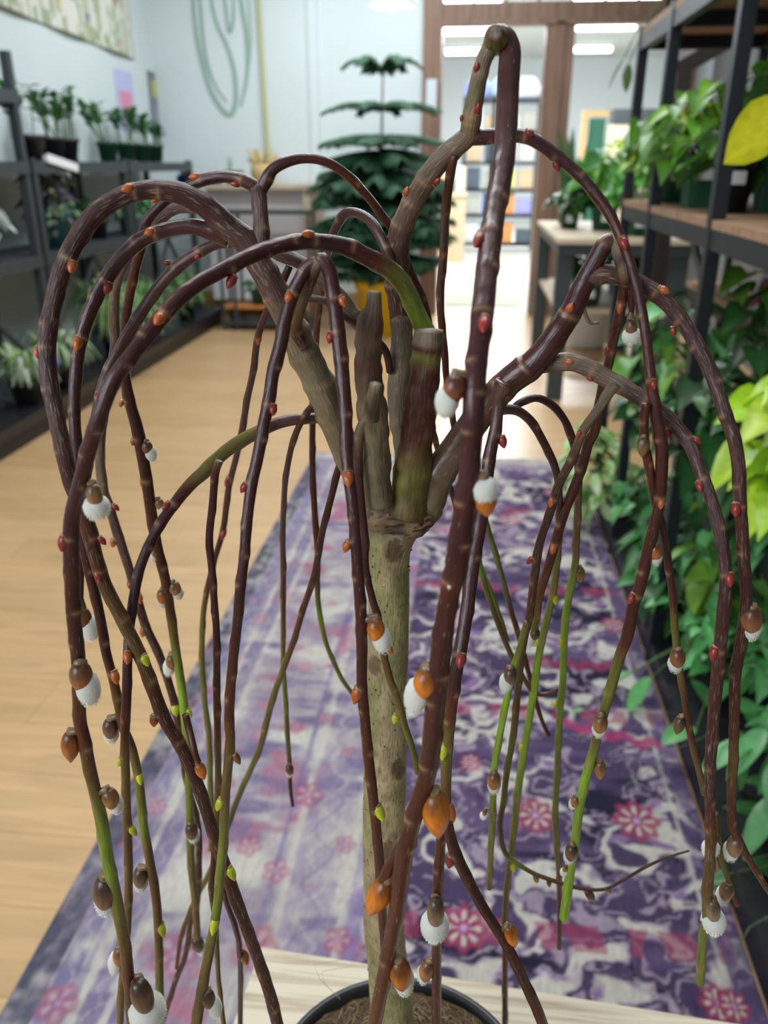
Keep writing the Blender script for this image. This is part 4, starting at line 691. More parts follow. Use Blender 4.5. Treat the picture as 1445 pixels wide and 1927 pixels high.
def arc(p0, p1, h=.3, n=6):
    p0 = Vector(p0); p1 = Vector(p1); m = (p0 + p1) / 2 + Vector((0, 0, h * (p1 - p0).length)); m.x = p0.x * .4 + p1.x * .6; m.y = p0.y * .4 + p1.y * .6
    return [p0 * (1 - t) ** 2 + m * 2 * t * (1 - t) + p1 * t * t for t in [k / n for k in range(n + 1)]]
def jitc(c, v=.25): 
    k = 1 + v * (random.random() * 2 - 1); return tuple(x * k for x in c)
def cloud(mb, origin, centre, rad, n, L_, cols, kind='heart', ratio=.8, droop=.5, stem=(.05, .12, .02), var=None, face=(0, -1, .3), facew=.7, sr=.0018):
    origin = Vector(origin); centre = Vector(centre); rad = Vector(rad)
    for _ in range(n):
        while True:
            q = Vector((random.uniform(-1, 1), random.uniform(-1, 1), random.uniform(-1, 1)))
            if .25 < q.length < 1: break
        p = centre + Vector((q.x * rad.x, q.y * rad.y, q.z * rad.z))
        mb.tube(arc(origin + Vector((random.uniform(-.02, .02), random.uniform(-.02, .02), 0)), p, .25, 5), sr, 3, stem, cap=False)
        o_ = (p - centre); d = Vector((o_.x, o_.y, 0)).normalized() * .8 + Vector(face) * facew + Vector((random.uniform(-.7, .7), random.uniform(-.5, .5), random.uniform(-.9, .1)))
        l_ = L_ * random.uniform(.65, 1.15)
        leaf(mb, p, d, l_, l_ * ratio, kind, droop * random.uniform(.4, 1.2), jitc(random.choice(cols)), var, roll=random.uniform(-.7, .7))
def pot_parts(t, r, h, m, square=False, soil=True):
    x, y, z = t.location; mb = MB()
    if square:
        for a, b_, z0, z1 in ((r * .82, 0, 0, h * .86), (r, 0, h * .86, h)):
            pass
        vs = []; 
        for rr, zz in ((r * .74, z + .001), (r * .94, z + h * .86), (r * 1.02, z + h * .86), (r * 1.04, z + h), (r * .92, z + h), (r * .9, z + h * .85)):
            vs += [(x - rr, y - rr, zz), (x + rr, y - rr, zz), (x + rr, y + rr, zz), (x - rr, y + rr, zz)]
        fs = [(i * 4 + k, i * 4 + (k + 1) % 4, i * 4 + 4 + (k + 1) % 4, i * 4 + 4 + k) for i in range(5) for k in range(4)] + [(3, 2, 1, 0), (20, 21, 22, 23)]
        mb.add(vs, fs)
    else:
        mb.lathe(x, y, [(r * .72, z + .001), (r * .93, z + h * .84), (r * 1.01, z + h * .84), (r * 1.03, z + h), (r * .93, z + h), (r * .9, z + h * .86)], 24)
    mb.build('pot', m, t)
    if soil:
        mb = MB()
        if square: mb.box(x - r * .9, x + r * .9, y - r * .9, y + r * .9, z + h * .8, z + h * .9)
        else: mb.lathe(x, y, [(r * .88, z + h * .82), (r * .88, z + h * .9)], 20)
        mb.build('soil', M['soil'], t)
def price_tag(t, P, w_, h_, name='price_label'):
    mb = MB(); x, y, z = P; mb.box(x - w_ / 2, x + w_ / 2, y - .002, y, z - h_ / 2, z + h_ / 2); mb.build(name, M['tag'], t)
POTH = [(.07, .20, .015), (.10, .26, .02), (.05, .15, .02), (.16, .32, .03)]
NEON = [(.42, .62, .02), (.34, .56, .02), (.50, .66, .06), (.24, .46, .02)]
DEEP = [(.02, .09, .02), (.03, .13, .03), (.05, .17, .04), (.025, .07, .02)]
HOYA = [(.08, .32, .08), (.12, .40, .12), (.16, .44, .17)]
VARG = [(.34, .60, .12), (.24, .50, .10), (.48, .66, .28), (.16, .38, .07)]
# ---------------------------------------------------------------- RIGHT RACK
rack = thing('plant_rack', 'tall black metal shelving rack with wooden boards, right of the rug', 'shelf', (.82, 2.3, 0))
PY = (1.05, 2.3, 3.1, 3.66)
for yy in PY:
    for xx in (.615, 1.06):
        mb = MB(); mb.box(xx - .018, xx + .018, yy - .02, yy + .02, 0, 1.93); mb.build('post', M['black'], rack)
for zz in (.06, .52, .98, 1.30, 1.90):
    xi = .90 if zz == .98 else .78 if zz == .52 else .60
    mb = MB()
    for xx in (max(.615, xi + .015), 1.06): mb.box(xx - .015, xx + .015, .9, 3.68, zz - .05, zz)
    for yy in PY[1:]: mb.box(xi, 1.08, yy - .015, yy + .015, zz - .045, zz - .001)
    mb.build('shelf_frame', M['black'], rack)
    mb = MB(); mb.box(xi, 1.08, .9, 3.68, zz + .0005, zz + .022); mb.build('shelf_board', M['shelfwood'] if zz > .9 else M['bpot'], rack)
SZ = 1.322
mb = MB(); mb.bar((.64, 2.32, 1.08), (.64, 2.62, 1.26), .012, .03); mb.build('brace', M['dkgrey'], rack)
RZS = {'a': 1.322, 'b': 1.002, 'c': .542, 'd': .083}
rp = [ # x, y, shelf, r, h, pot mat, label, foliage args
 (.72, 3.30, 'a', .065, .14, 'gpot', 'lime pothos in green pot at the far end of the upper shelf', dict(rad=(.16, .15, .12), off=(-.05, 0, .12), n=46, L_=.10, cols=POTH + NEON[2:3])),
 (.73, 2.95, 'a', .065, .15, 'gpot', 'trailing pothos in green pot, second from the far end of the upper shelf', dict(rad=(.17, .15, .13), off=(-.02, 0, .14), n=50, L_=.11, cols=POTH + NEON[2:3])),
 (.86, 3.08, 'a', .065, .15, 'gpot', 'dark leaved pothos in green pot at the back of the upper shelf', dict(rad=(.15, .15, .14), off=(0, 0, .16), n=40, L_=.11, cols=POTH + DEEP)),
 (.74, 2.64, 'a', .060, .14, 'bpot', 'pothos in black pot behind the thick near post on the upper shelf', dict(rad=(.15, .13, .14), off=(0, 0, .16), n=44, L_=.10, cols=POTH)),
 (.88, 2.70, 'a', .060, .14, 'gpot', 'dense green plant in green pot behind the near post, back row of the upper shelf', dict(rad=(.15, .15, .15), off=(0, 0, .18), n=44, L_=.11, cols=DEEP + POTH)),
 (.79, 2.20, 'a', .070, .13, 'bpot', 'dark leaved plant in black pot with wide white label, right of the near post', dict(rad=(.14, .14, .15), off=(.03, 0, .17), n=40, L_=.11, cols=DEEP)),
 (.91, 2.28, 'a', .065, .15, 'gpot', 'deep green plant in green pot near the right edge of the upper shelf', dict(rad=(.14, .14, .14), off=(.0, 0, .17), n=36, L_=.12, cols=DEEP)),
 (.99, 2.42, 'b', .06, .12, 'bpot', 'glossy green plant on the second shelf just behind the near post', dict(rad=(.17, .14, .12), off=(-.12, -.02, .04), n=44, L_=.10, cols=DEEP + POTH)),
 (.88, 2.86, 'c', .07, .13, 'bpot', 'dark green leafy plant on the third shelf, seen between the two thinner posts', dict(rad=(.19, .30, .28), off=(-.16, 0, .20), n=110, L_=.10, cols=DEEP + POTH + HOYA)),
 (.99, 1.92, 'b', .06, .12, 'bpot', 'lime and green plant standing on the second shelf below the brown board', dict(rad=(.16, .16, .12), off=(-.08, 0, .07), n=40, L_=.09, cols=POTH + NEON[:1])),
 (.90, 1.80, 'c', .08, .15, 'bpot', 'bright lime neon pothos spilling in front of the rack at the right edge', dict(rad=(.17, .16, .17), off=(-.11, -.03, .29), n=110, L_=.125, cols=NEON, ratio=.85)),
 (.90, 2.22, 'c', .07, .13, 'bpot', 'dark green pothos behind the bright lime one', dict(rad=(.19, .20, .24), off=(-.14, 0, .18), n=95, L_=.10, cols=DEEP + POTH[2:3])),
 (.72, 2.45, 'd', .07, .12, 'bpot', 'green trailing plant on the bottom shelf beside the base of the near post', dict(rad=(.17, .22, .18), off=(-.03, 0, .13), n=90, L_=.085, cols=HOYA + DEEP)),
 (.84, 1.95, 'd', .07, .12, 'bpot', 'small leaved green plant on the bottom shelf, below the lime pothos', dict(rad=(.17, .20, .16), off=(-.06, 0, .14), n=80, L_=.07, cols=HOYA)),
 (.88, 1.50, 'd', .07, .12, 'bpot', 'trailing plant with long pale green leaves at the lower right edge', dict(rad=(.18, .20, .12), off=(-.10, .02, .10), n=34, L_=.13, cols=HOYA, ratio=.45, kind='oval')),
 (.90, 2.15, 'd', .07, .12, 'bpot', 'tall leafy green plant on the bottom shelf under the dark pothos', dict(rad=(.18, .25, .24), off=(-.10, 0, .26), n=110, L_=.085, cols=HOYA + POTH)),
 (.76, 2.95, 'd', .06, .12, 'bpot', 'mid green plant on the bottom shelf behind the variegated one', dict(rad=(.14, .18, .15), off=(-.03, 0, .13), n=50, L_=.08, cols=HOYA + DEEP)),
]
for i, (x, y, sh, r, h, pm, lab, kw) in enumerate(rp):
    z = RZS[sh]; t = thing('potted_plant', lab, 'plant', (x, y, z), 'potted plants on the black rack')
    pot_parts(t, r, h, M[pm], square=(i % 3 == 1)); off = kw.pop('off'); mb = MB()
    cloud(mb, (x, y, z + h * .9), (x + off[0], y + off[1], z + h * .6 + off[2]), **kw); mb.build('foliage', M['leaf'], t)
    if i in (0, 1, 3): price_tag(t, (x - .01, y - r * 1.08, z + h * .68), .045, .035)
    if i == 5: price_tag(t, (x, y - r * 1.08, z + h * .78), .11, .035)
    if i == 6: price_tag(t, (x - .01, y - r * 1.1, z + h * .62), .05, .05)
# yellow-green leaf leaning in from the right, its pot stands further along the upper shelf
t = thing('potted_plant', 'plant whose broad yellow green pointed leaf reaches in at the upper right edge', 'plant', (.86, 1.30, RZS['a']), 'potted plants on the black rack')
pot_parts(t, .07, .14, M['gpot']); mb = MB()
p0 = Vector((.86, 1.30, RZS['a'] + .12)); A = atY(1500, 195, 1.42); B = atY(1362, 306, 1.42)
mb.tube(arc(p0, A, .4, 8), .0025, 5, (.25, .35, .03), cap=False); leaf(mb, A, (B - A), (B - A).length * 1.0, .10, 'lance', .02, (.50, .50, .015), fold=.1, roll=-1.1)
for k in range(5):
    p = p0 + Vector((random.uniform(.02, .15), random.uniform(-.1, .1), random.uniform(.08, .2))); mb.tube(arc(p0, p, .3, 5), .002, 4, (.2, .3, .03), cap=False); leaf(mb, p, (random.uniform(.1, 1), random.uniform(-1, 1), .1), .13, .07, 'lance', .4, (.45, .48, .03))
mb.build('foliage', M['leaf'], t)
# variegated plant on floor and its neighbours
for (x, y, lab, kw, r, h, px0) in [
    (.62, 3.38, 'cream and green variegated pothos bushing over the far right border of the rug', dict(rad=(.15, .17, .19), off=(-.06, -.02, .13), n=95, L_=.10, cols=VARG, kind='oval', ratio=.5, var=(.62, .68, .45)), .08, .13, 0),
    ]:
    t = thing('potted_plant', lab, 'plant', (x + .08, y, RZS['d']), 'potted plants on the black rack'); pot_parts(t, r, h, M['bpot']); off = kw.pop('off'); mb = MB()
    z = RZS['d']; cloud(mb, (x + .08, y, z + h * .9), (x + off[0], y + off[1], z + h * .5 + off[2]), **kw); mb.build('foliage', M['leaf'], t)
# long leaf and tendrils trailing over the rug from the bottom shelf
t = thing('potted_plant', 'trailing green vine whose pointed leaf and tendril hang over the right border of the rug', 'plant', (.80, 2.12, RZS['d']), 'potted plants on the black rack')
pot_parts(t, .055, .11, M['bpot']); mb = MB(); p0 = Vector((.80, 2.12, .24))
for (x, y, Y, dx, l_) in ((1225, 1275, 2.05, (-.5, -.3, -.6), .10), (1190, 1268, 2.1, (-1, -.2, -.1), .07), (1265, 1130, 2.2, (-1, -.1, 0), .08), (1310, 1120, 2.2, (1, -.2, .1), .08), (1290, 1190, 2.15, (0, -.3, -1), .08), (1300, 1280, 2.0, (.4, -.4, -.3), .09), (1310, 1370, 1.8, (-.7, -.4, .1), .11), (1098, 1335, 1.98, (-1, -.2, 0), .035)):
    P = atY(x, y, Y); mb.tube(arc(p0, P, .15, 8), .0018, 4, (.14, .26, .06), cap=False); leaf(mb, P, dx, l_, l_ * .55, 'oval', .3, jitc(random.choice(HOYA)))
V_ = [atY(*q) for q in ((1330, 1385, 1.75), (1270, 1410, 1.73), (1215, 1452, 1.7), (1172, 1482, 1.68))]; mb.tube([p0] + V_, .0015, 4, (.16, .28, .10), cap=False)
mb.build('foliage', M['leaf'], t)
t = thing('potted_plant', 'low plant with arching tendril and big blade shaped leaves at the bottom right corner', 'plant', (.86, 1.22, RZS['d']), 'potted plants on the black rack')
pot_parts(t, .06, .12, M['bpot']); mb = MB(); p0 = Vector((.86, 1.22, .26))
for (x, y, Y, dx, l_, w_) in ((1360, 1520, 1.5, (1, -.3, .25), .13, .05), (1395, 1470, 1.55, (1, -.2, .1), .12, .05), (1330, 1660, 1.4, (1, -.2, .35), .14, .07), (1400, 1620, 1.4, (.8, -.4, 0), .14, .06), (1430, 1740, 1.25, (.5, -.3, -.2), .06, .04), (1430, 1330, 1.6, (-.3, -.3, .2), .10, .06), (1405, 1385, 1.6, (.6, -.2, -.3), .10, .05)):
    P = atY(x, y, Y); mb.tube(arc(p0, P, .15, 8), .0018, 4, (.14, .26, .06), cap=False); leaf(mb, P, dx, l_, w_, 'oval', .15, jitc((.05, .19, .05)))
mb.tube([p0, atY(1445, 1725, 1.2), atY(1410, 1745, 1.18), atY(1393, 1775, 1.16), atY(1388, 1805, 1.15)], .0014, 4, (.16, .30, .10), cap=False)
mb.build('foliage', M['leaf'], t)
# curled tendrils by the far post, hanging olive leaves above
t = thing('hanging_plant', 'pale curly tendrils and dark drooping leaves hanging from the far end of the rack top', 'plant', (.70, 3.5, 1.924), )
pot_parts(t, .06, .12, M['bpot']); mb = MB(); p0 = Vector((.70, 3.5, 2.03))
for (x, y, dx, l_) in ((1175, 108, (-.5, 0, -1), .11), (1183, 120, (0, 0, -1), .09), (1235, 62, (.8, 0, -.4), .09), (1250, 45, (-.4, 0, -.8), .05)):
    P = atY(x, y, 3.55); mb.tube(arc(p0, P, .3, 8), .002, 4, (.10, .15, .04), cap=False); leaf(mb, P, dx, l_, .036, 'lance', .1, (.055, .09, .025))
mb.build('foliage', M['leaf'], t)
# floral packages stacked beyond the rack
M['floral'] = mat('floral_paper', (.62, .62, .64), .6, alt=(.22, .04, .06), altlo=.54, althi=.60, scale=(16, 16, 16))
M['floral2'] = mat('speckled_paper', (.60, .62, .62), .6, alt=(.06, .07, .06), altlo=.48, althi=.56, scale=(40, 40, 40))
def tbox(name, lab, cat, P, sx, sy, sz, m, group=None, band=None):
    mb = MB(); x, y, z = P; b_ = min(sx, sz) * .06
    vs = []
    for zz, k in ((0, 1), (b_, 0), (sz - b_, 0), (sz, 1)):
        ix = sx / 2 - (b_ if k else 0); iy = sy / 2 - (b_ if k else 0)
        vs += [(x - ix, y - iy, z + zz), (x + ix, y - iy, z + zz), (x + ix, y + iy, z + zz), (x - ix, y + iy, z + zz)]
    fs = [(i * 4 + k, i * 4 + (k + 1) % 4, i * 4 + 4 + (k + 1) % 4, i * 4 + 4 + k) for i in range(3) for k in range(4)] + [(3, 2, 1, 0), (12, 13, 14, 15)]
    mb.add(vs, fs)
    if isinstance(m, tuple): m = mat(name, m, .6)
    o = mb.build(name, m); return tag(o, lab, cat, group)
tbox('paper_parcel', 'white floral patterned parcel with red blotches on the second shelf between the posts', 'package', (1.0, 3.0, 1.003), .15, .34, .20, M['floral'])
tbox('paper_bag_pack', 'speckled white pack lying on the floral parcel under the wooden shelf board', 'package', (1.0, 3.0, 1.204), .14, .30, .05, M['floral2'])
# stair-like grille far right
t = thing('wire_grille', 'slanted white wire grille with dark edge, behind the top of the rack', 'railing', (1.55, 4.55, 0))
a_ = atY(1270, 135, 4.6); b_ = atY(1400, 60, 4.6); mb = MB(); mb.bar(a_, b_, .03, .07); mb.bar(Vector((a_.x + .04, a_.y, 0)), Vector((a_.x + .04, a_.y, a_.z)), .07, .07, up=(0, 1, 0)); mb.bar(Vector((b_.x, b_.y, 0)), b_, .05, .05, up=(0, 1, 0)); mb.build('rail', mat('dark_wood', (.03, .022, .016), .5), t)
mb = MB()
for k in range(26):
    p = a_.lerp(b_, k / 25); mb.bar(p, p + Vector((0, 0, .26)), .006, .006, up=(0, 1, 0))
for k in range(5): mb.bar(a_ + Vector((0, 0, .05 + k * .05)), b_ + Vector((0, 0, .05 + k * .05)), .005, .005)
mb.build('wire_mesh', mat('white_wire', (.5, .45, .45), .4), t)
# ---------------------------------------------------------------- RIGHT TABLE further back
tb = thing('display_table', 'dark legged table with pale board top, beyond the rack on the right', 'table', (.95, 6.3, 0))
mb = MB(); mb.box(.52, 1.35, 5.4, 7.25, 1.0, 1.03); mb.build('table_top', M['palewood'], tb)
mb = MB(); mb.box(.56, 1.30, 5.6, 7.2, .55, .58); mb.build('lower_shelf', M['palewood'], tb)
for xx, yy in ((.58, 7.15), (.58, 5.5), (1.28, 7.15), (1.28, 5.5)):
    mb = MB(); mb.box(xx - .05, xx + .05, yy - .05, yy + .05, 0, .999); mb.build('leg', M['dkgrey'], tb)
mb = MB(); mb.box(.54, 1.33, 5.42, 7.23, .93, .999); mb.build('apron', M['dkgrey'], tb)
tp_ = [(.72, 6.9, 1.03, .09, .16, 'bpot', 'snake', 'snake plant with tall upright blades at the far end of the pale table'),
 (.90, 6.2, 1.03, .10, .17, 'gpot', 'bushy', 'broad leaved green plant in green pot in the middle of the pale table'),
 (1.05, 5.75, 1.03, .09, .16, 'gpot', 'bushy2', 'bright green large leaved plant at the near end of the pale table'),
 (.68, 6.35, 1.03, .08, .14, 'gpot', 'low', 'low dark green plant at the left edge of the pale table'),
 (.78, 5.75, .58, .10, .18, 'gpot', 'low2', 'dark plant in green pot with white label on the lower shelf of the table'),
 (1.08, 6.4, .58, .09, .16, 'gpot', 'low2', 'plant in green pot at the back of the lower shelf of the table')]
for (x, y, z, r, h, pm, kd, lab) in tp_:
    t = thing('potted_plant', lab, 'plant', (x, y, z), 'potted plants on the pale table'); pot_parts(t, r, h, M[pm]); mb = MB()
    if kd == 'snake':
        for k in range(12):
            a = random.random() * 6.28; b0 = Vector((x + .05 * math.cos(a), y + .05 * math.sin(a), z + h * .9)); leaf(mb, b0, (math.cos(a) * .16, math.sin(a) * .16, 1), random.uniform(.35, .60), .065, 'lance', 0, jitc((.06, .13, .05)), fold=.25)
    elif kd.startswith('bushy'): cloud(mb, (x, y, z + h), (x, y, z + h + .17), (.19, .2, .20), 50, .17, [(.09, .30, .05), (.05, .18, .03), (.14, .38, .06)], droop=.4)
    else: cloud(mb, (x, y, z + h), (x, y, z + h + .07), (.15, .18, .10), 40, .12, DEEP + POTH[:1])
    mb.build('foliage', M['leaf'], t); price_tag(t, (x, y - r * 1.0, z + h * .5), .06, .05)
# white lidded bin on the floor by the table
P = atZ(1102, 650); t = thing('storage_bin', 'white rounded plastic bin on the floor under the pale board table', 'bin', (P.x, P.y, 0)); mb = MB()
mb.lathe(P.x, P.y, [(.15, .001), (.17, .02), (.185, .30), (.19, .31)], 32); mb.build('body', M['wallw'], t)
mb = MB(); mb.lathe(P.x, P.y, [(.195, .311), (.2, .33), (.19, .355), (.15, .37), (.02, .375)], 32); mb.build('lid', M['wallw'], t)
# ---------------------------------------------------------------- BACK ROOM FURNITURE
t = thing('storage_shelf', 'black open shelving unit of boxes seen through the doorway in the back room', 'shelf', (.42, 16.2, 0))
bx0, bx1 = -.22, 1.08
for xx in (bx0, .28, bx1):
    mb = MB()
    for yy in (16., 16.4): mb.box(xx - .03, xx + .03, yy - .03, yy + .03, 0.0, 2.55)
    mb.build('post', M['black'], t)
lv = [.12, .62, 1.05, 1.5, 2.0, 2.5]
for zz in lv:
    mb = MB(); mb.box(bx0, bx1, 15.97, 16.43, zz - .05, zz); mb.build('shelf_board', M['black'], t)
CB = [((.55, .40, .25), 'tan'), ((.08, .12, .42), 'blue'), ((.58, .60, .60), 'pale grey'), ((.07, .09, .12), 'slate'), ((.62, .25, .08), 'orange'), ((.40, .40, .36), 'stone'), ((.50, .48, .15), 'olive yellow'), ((.30, .30, .60), 'lilac'), ((.65, .65, .62), 'white')]
wh = ['on the lowest board', 'on the second board', 'on the third board', 'on the fourth board', 'on the fifth board', 'on top']
pos = ['at the left end', 'left of the middle', 'right of the middle', 'at the right end']
pat = [[2, 1, 4, 3], [5, 1, 4, 7], [3, 5, 6, 0], [0, 3, 5, 2], [2, 0, 8, 5]]
for li in range(5):
    for k in range(4):
        cb, cn = CB[pat[li][k]]; xw = .25; x = bx0 + .18 + k * .31 + (.01 if k > 1 else 0)
        tbox('storage_box', '%s box %s of the black back-room shelf, %s' % (cn, wh[li], pos[k]), 'box', (x, 16.2, lv[li] + .002), xw, .28, random.uniform(.24, .36), mat('box_' + cn.replace(' ', '_'), cb, .6), 'boxes on the back-room shelf')
for k, (cb, cn) in enumerate([((.35, .40, .75), 'lavender'), ((.45, .62, .85), 'sky blue'), ((.70, .76, .88), 'icy white')]):
    mb = MB(); x = -.02 + k * .42
    for q in range(4):
        cxx = x + random.uniform(-.08, .08); mb.lathe(cxx, 16.2 + random.uniform(-.05, .05), [(.10, 2.502), (.17, 2.56), (.18, 2.68), (.10, 2.80), (.03, 2.86)], 12, (cb[0] * (.8 + .1 * q), cb[1], cb[2]))
    tag(mb.build('paper_bundle', M['attr']), '%s paper bundle on top of the black shelf in the back room' % cn, 'bundle', 'paper bundles on the back-room shelf')
# pale wooden frame with green panel and tan sack
t = thing('framed_board', 'yellow wooden frame holding a dark green panel on the back room wall side', 'frame', (2.30, 17., 0))
a_ = atY(1097, 208, 17); b_ = atY(1145, 300, 17); mb = MB()
mb.box(a_.x, a_.x + .1, 16.95, 17.05, 0, a_.z); mb.box(b_.x, b_.x + .1, 16.95, 17.05, 0, a_.z); mb.box(a_.x + .1, b_.x, 16.95, 17.05, a_.z - .1, a_.z); mb.build('wood_frame', mat('golden_wood', (.62, .42, .18), .5), t)
mb = MB(); mb.box(a_.x + .13, b_.x - .12, 16.98, 17.0, .3, a_.z - .13); mb.build('green_panel', mat('green_board', (.02, .13, .08), .6), t)
a_ = atY(1148, 222, 15); b_ = atY(1192, 270, 15)
t = thing('cabinet', 'pale stand topped with tan boards and a dark slab, right part of the back room', 'cabinet', ((a_.x + b_.x) / 2, 15, 0))
mb = MB(); mb.box(a_.x, b_.x + .25, 14.8, 15.2, 0, a_.z - .1); mb.build('body', mat('tan_board', (.52, .44, .32), .6), t)
mb = MB(); mb.box(a_.x + .02, b_.x + .3, 14.78, 15.22, a_.z - .098, a_.z + .12); mb.build('top_slab', M['dkgrey'], t)
t = thing('counter', 'tan wooden counter with small goods, left of the black shelf in the back room', 'counter', (-.42, 14.0, 0))
mb = MB(); mb.box(-.62, -.14, 13.8, 14.3, 0, 1.0); mb.build('body', mat('tan_counter', (.50, .38, .24), .6), t)
mb = MB(); mb.box(-.64, -.12, 13.78, 14.32, 1.0, 1.05); mb.build('counter_top', M['palewood'], t)
for k, (cb, cn, hh) in enumerate([((.55, .38, .2), 'tan', .55), ((.06, .07, .09), 'black', .2), ((.6, .5, .36), 'cream', .38)]):
    tbox('goods_carton', '%s carton on the tan counter in the back room' % cn, 'box', (-.53 + k * .15, 14.05, 1.052), .13, .18, hh, mat('carton_' + cn, cb, .7), 'cartons on the back-room counter')
# greenish mat on the floor of the doorway
mb = MB(); mb.box(-.30, .56, 9.4, 12.3, .001, .012); tag(mb.build('door_mat', mat('pale_green_mat', (.40, .42, .30), .9)), 'pale olive floor mat just inside the back room', 'mat')
# ---------------------------------------------------------------- NORFOLK PINE
ny_ = 7.65; nx_ = atY(714, 300, 7.65).x
t = thing('norfolk_pine', 'tall potted pine with flat tiers of dark green branches in front of the back wall', 'tree', (nx_, ny_, 0))
pot_parts(t, .23, .50, M['ypot'])
ztop = atY(722, 132, ny_).z
mb = MB(); mb.tube([(nx_, ny_, .42), (nx_ + .01, ny_, 1.2), (nx_ + .03, ny_, ztop)], [.022, .016, .006], 8, (.12, .14, .06)); mb.build('stem', M['attr'], t)
tiers = [(ztop - .02, .34, .34, 6), (ztop - .28, .50, .14, 8), (ztop - .50, .56, .06, 9), (ztop - .64, .50, 0, 9), (ztop - .74, .58, -.02, 10), (ztop - .84, .60, -.05, 11), (ztop - .94, .62, -.1, 11), (ztop - 1.03, .62, -.14, 12), (ztop - 1.12, .62, -.2, 12), (ztop - 1.21, .58, -.25, 12), (ztop - 1.30, .52, -.3, 11), (ztop - 1.40, .44, -.4, 10)]
for ti, (zz, R_, rise, nb) in enumerate(tiers):
    mb = MB(); zb_ = zz
    for b0 in range(nb):
        zz = zb_ + (random.uniform(-.05, .05) if ti > 2 else 0)
        a = b0 / nb * 6.283 + ti * .55; RR = R_ * random.uniform(.85, 1.08); dx, dy = math.cos(a), math.sin(a)
        pts = [Vector((nx_ + .02 + dx * RR * s_, ny_ + dy * RR * s_, zz + rise * .35 * math.sin(s_ * 2.4) - .14 * R_ * s_ * s_)) for s_ in [k / 10 for k in range(11)]]
        mb.tube(pts, .006, 4, (.06, .10, .03), cap=False)
        for k in range(2, 28):
            s_ = k / 27; i = min(9, int(s_ * 10)); p = pts[i].lerp(pts[i + 1], s_ * 10 - i)
            for sg in (-1, 1):
                ln = (.20 if ti > 1 else .11) * (1 - .55 * s_) * random.uniform(.8, 1.1); e = p + Vector((dx * .5 * ln - dy * sg * ln * .75, dy * .5 * ln + dx * sg * ln * .75, -(.38 if ti < 3 else .75) * ln + random.uniform(-.01, .01)))
                mb.tube([p, p.lerp(e, .5) + Vector((0, 0, .012)), e], [.010, .012, .004], 4, jitc((.02, .085, .038), .35), cap=False)
    mb.build('branch_tier', M['leafm'], t)
# ---------------------------------------------------------------- BACK WALL THINGS
M['sage'] = mat('sage_green_paint', (.30, .42, .36), .7)
def ribbon(mb, q, w_, Y=8.895):
    P = [atY(x, y, Y) for x, y in q]; R_ = resample([(p.x, p.z, 0, 0) for p in P], .04); n_ = len(R_); vs = []
    for i in range(n_):
        d = R_[min(i + 1, n_ - 1)][:2] - R_[max(i - 1, 0)][:2]; d = d / (np.hypot(*d) + 1e-9); ww = w_ * .95 * (.5 + .5 * math.sin(math.pi * min(1, max(.08, i / n_ * 1.1))))
        for s_ in (-1, 1): vs += [(R_[i][0] - d[1] * ww / 2 * s_, Y - .004, R_[i][1] + d[0] * ww / 2 * s_), (R_[i][0] - d[1] * ww / 2 * s_, Y + .004, R_[i][1] + d[0] * ww / 2 * s_)]
    fs = []
    for i in range(n_ - 1):
        b = i * 4; fs += [(b, b + 2, b + 6, b + 4), (b, b + 4, b + 5, b + 1), (b + 2, b + 3, b + 7, b + 6)]
    mb.add(vs, fs)
mb = MB()
ribbon(mb, [(361, -60), (363, 0), (370, 69), (384, 131), (401, 180), (429, 216), (443, 194), (441, 138), (427, 86), (408, 45), (396, -10), (396, -50)], .052)
ribbon(mb, [(374, -60), (376, 0), (382, 69), (391, 121), (408, 166), (427, 191)], .035)
ribbon(mb, [(448, -60), (453, 0), (464, 69), (465, 138), (453, 200)], .05)
ribbon(mb, [(418, -60), (423, 0), (431, 60), (439, 35), (438, -30)], .035)
ribbon(mb, [(462, -60), (467, 0), (472, 69), (470, 120)], .02)
tag(mb.build('wall_emblem', M['sage']), 'sage green looping oval emblem painted on the pale back wall', 'emblem')
a_ = atY(484, -40, 8.86); b_ = atY(500, 288, 8.86); mb = MB(); mb.tube([(a_.x, 8.86, 4.1), (a_.x, 8.86, a_.z), (b_.x + .02, 8.86, 1.62), (b_.x + .02, 8.86, 1.3)], .022, 8); tag(mb.build('rope', mat('yellow_cord', (.50, .50, .26), .6)), 'thin pale yellow vertical cord on the back wall right of the green emblem', 'cord')
# counter with pale top against back wall
t = thing('sales_counter', 'white counter with pale wooden top against the back wall, left of the pine', 'counter', (-2.05, 8.45, 0))
mb = MB(); mb.box(-2.62, -1.50, 8.1, 8.86, 1.24, 1.28); mb.build('counter_top', M['palewood'], t)
mb = MB(); mb.box(-2.58, -1.60, 8.3, 8.84, .2, 1.239); mb.build('front_panel', mat('white_counter_panel', (.75, .75, .78), .5), t)
mb = MB(); mb.box(-1.60, -1.53, 8.12, 8.84, 0, 1.239); mb.build('end_panel', M['palewood'], t)
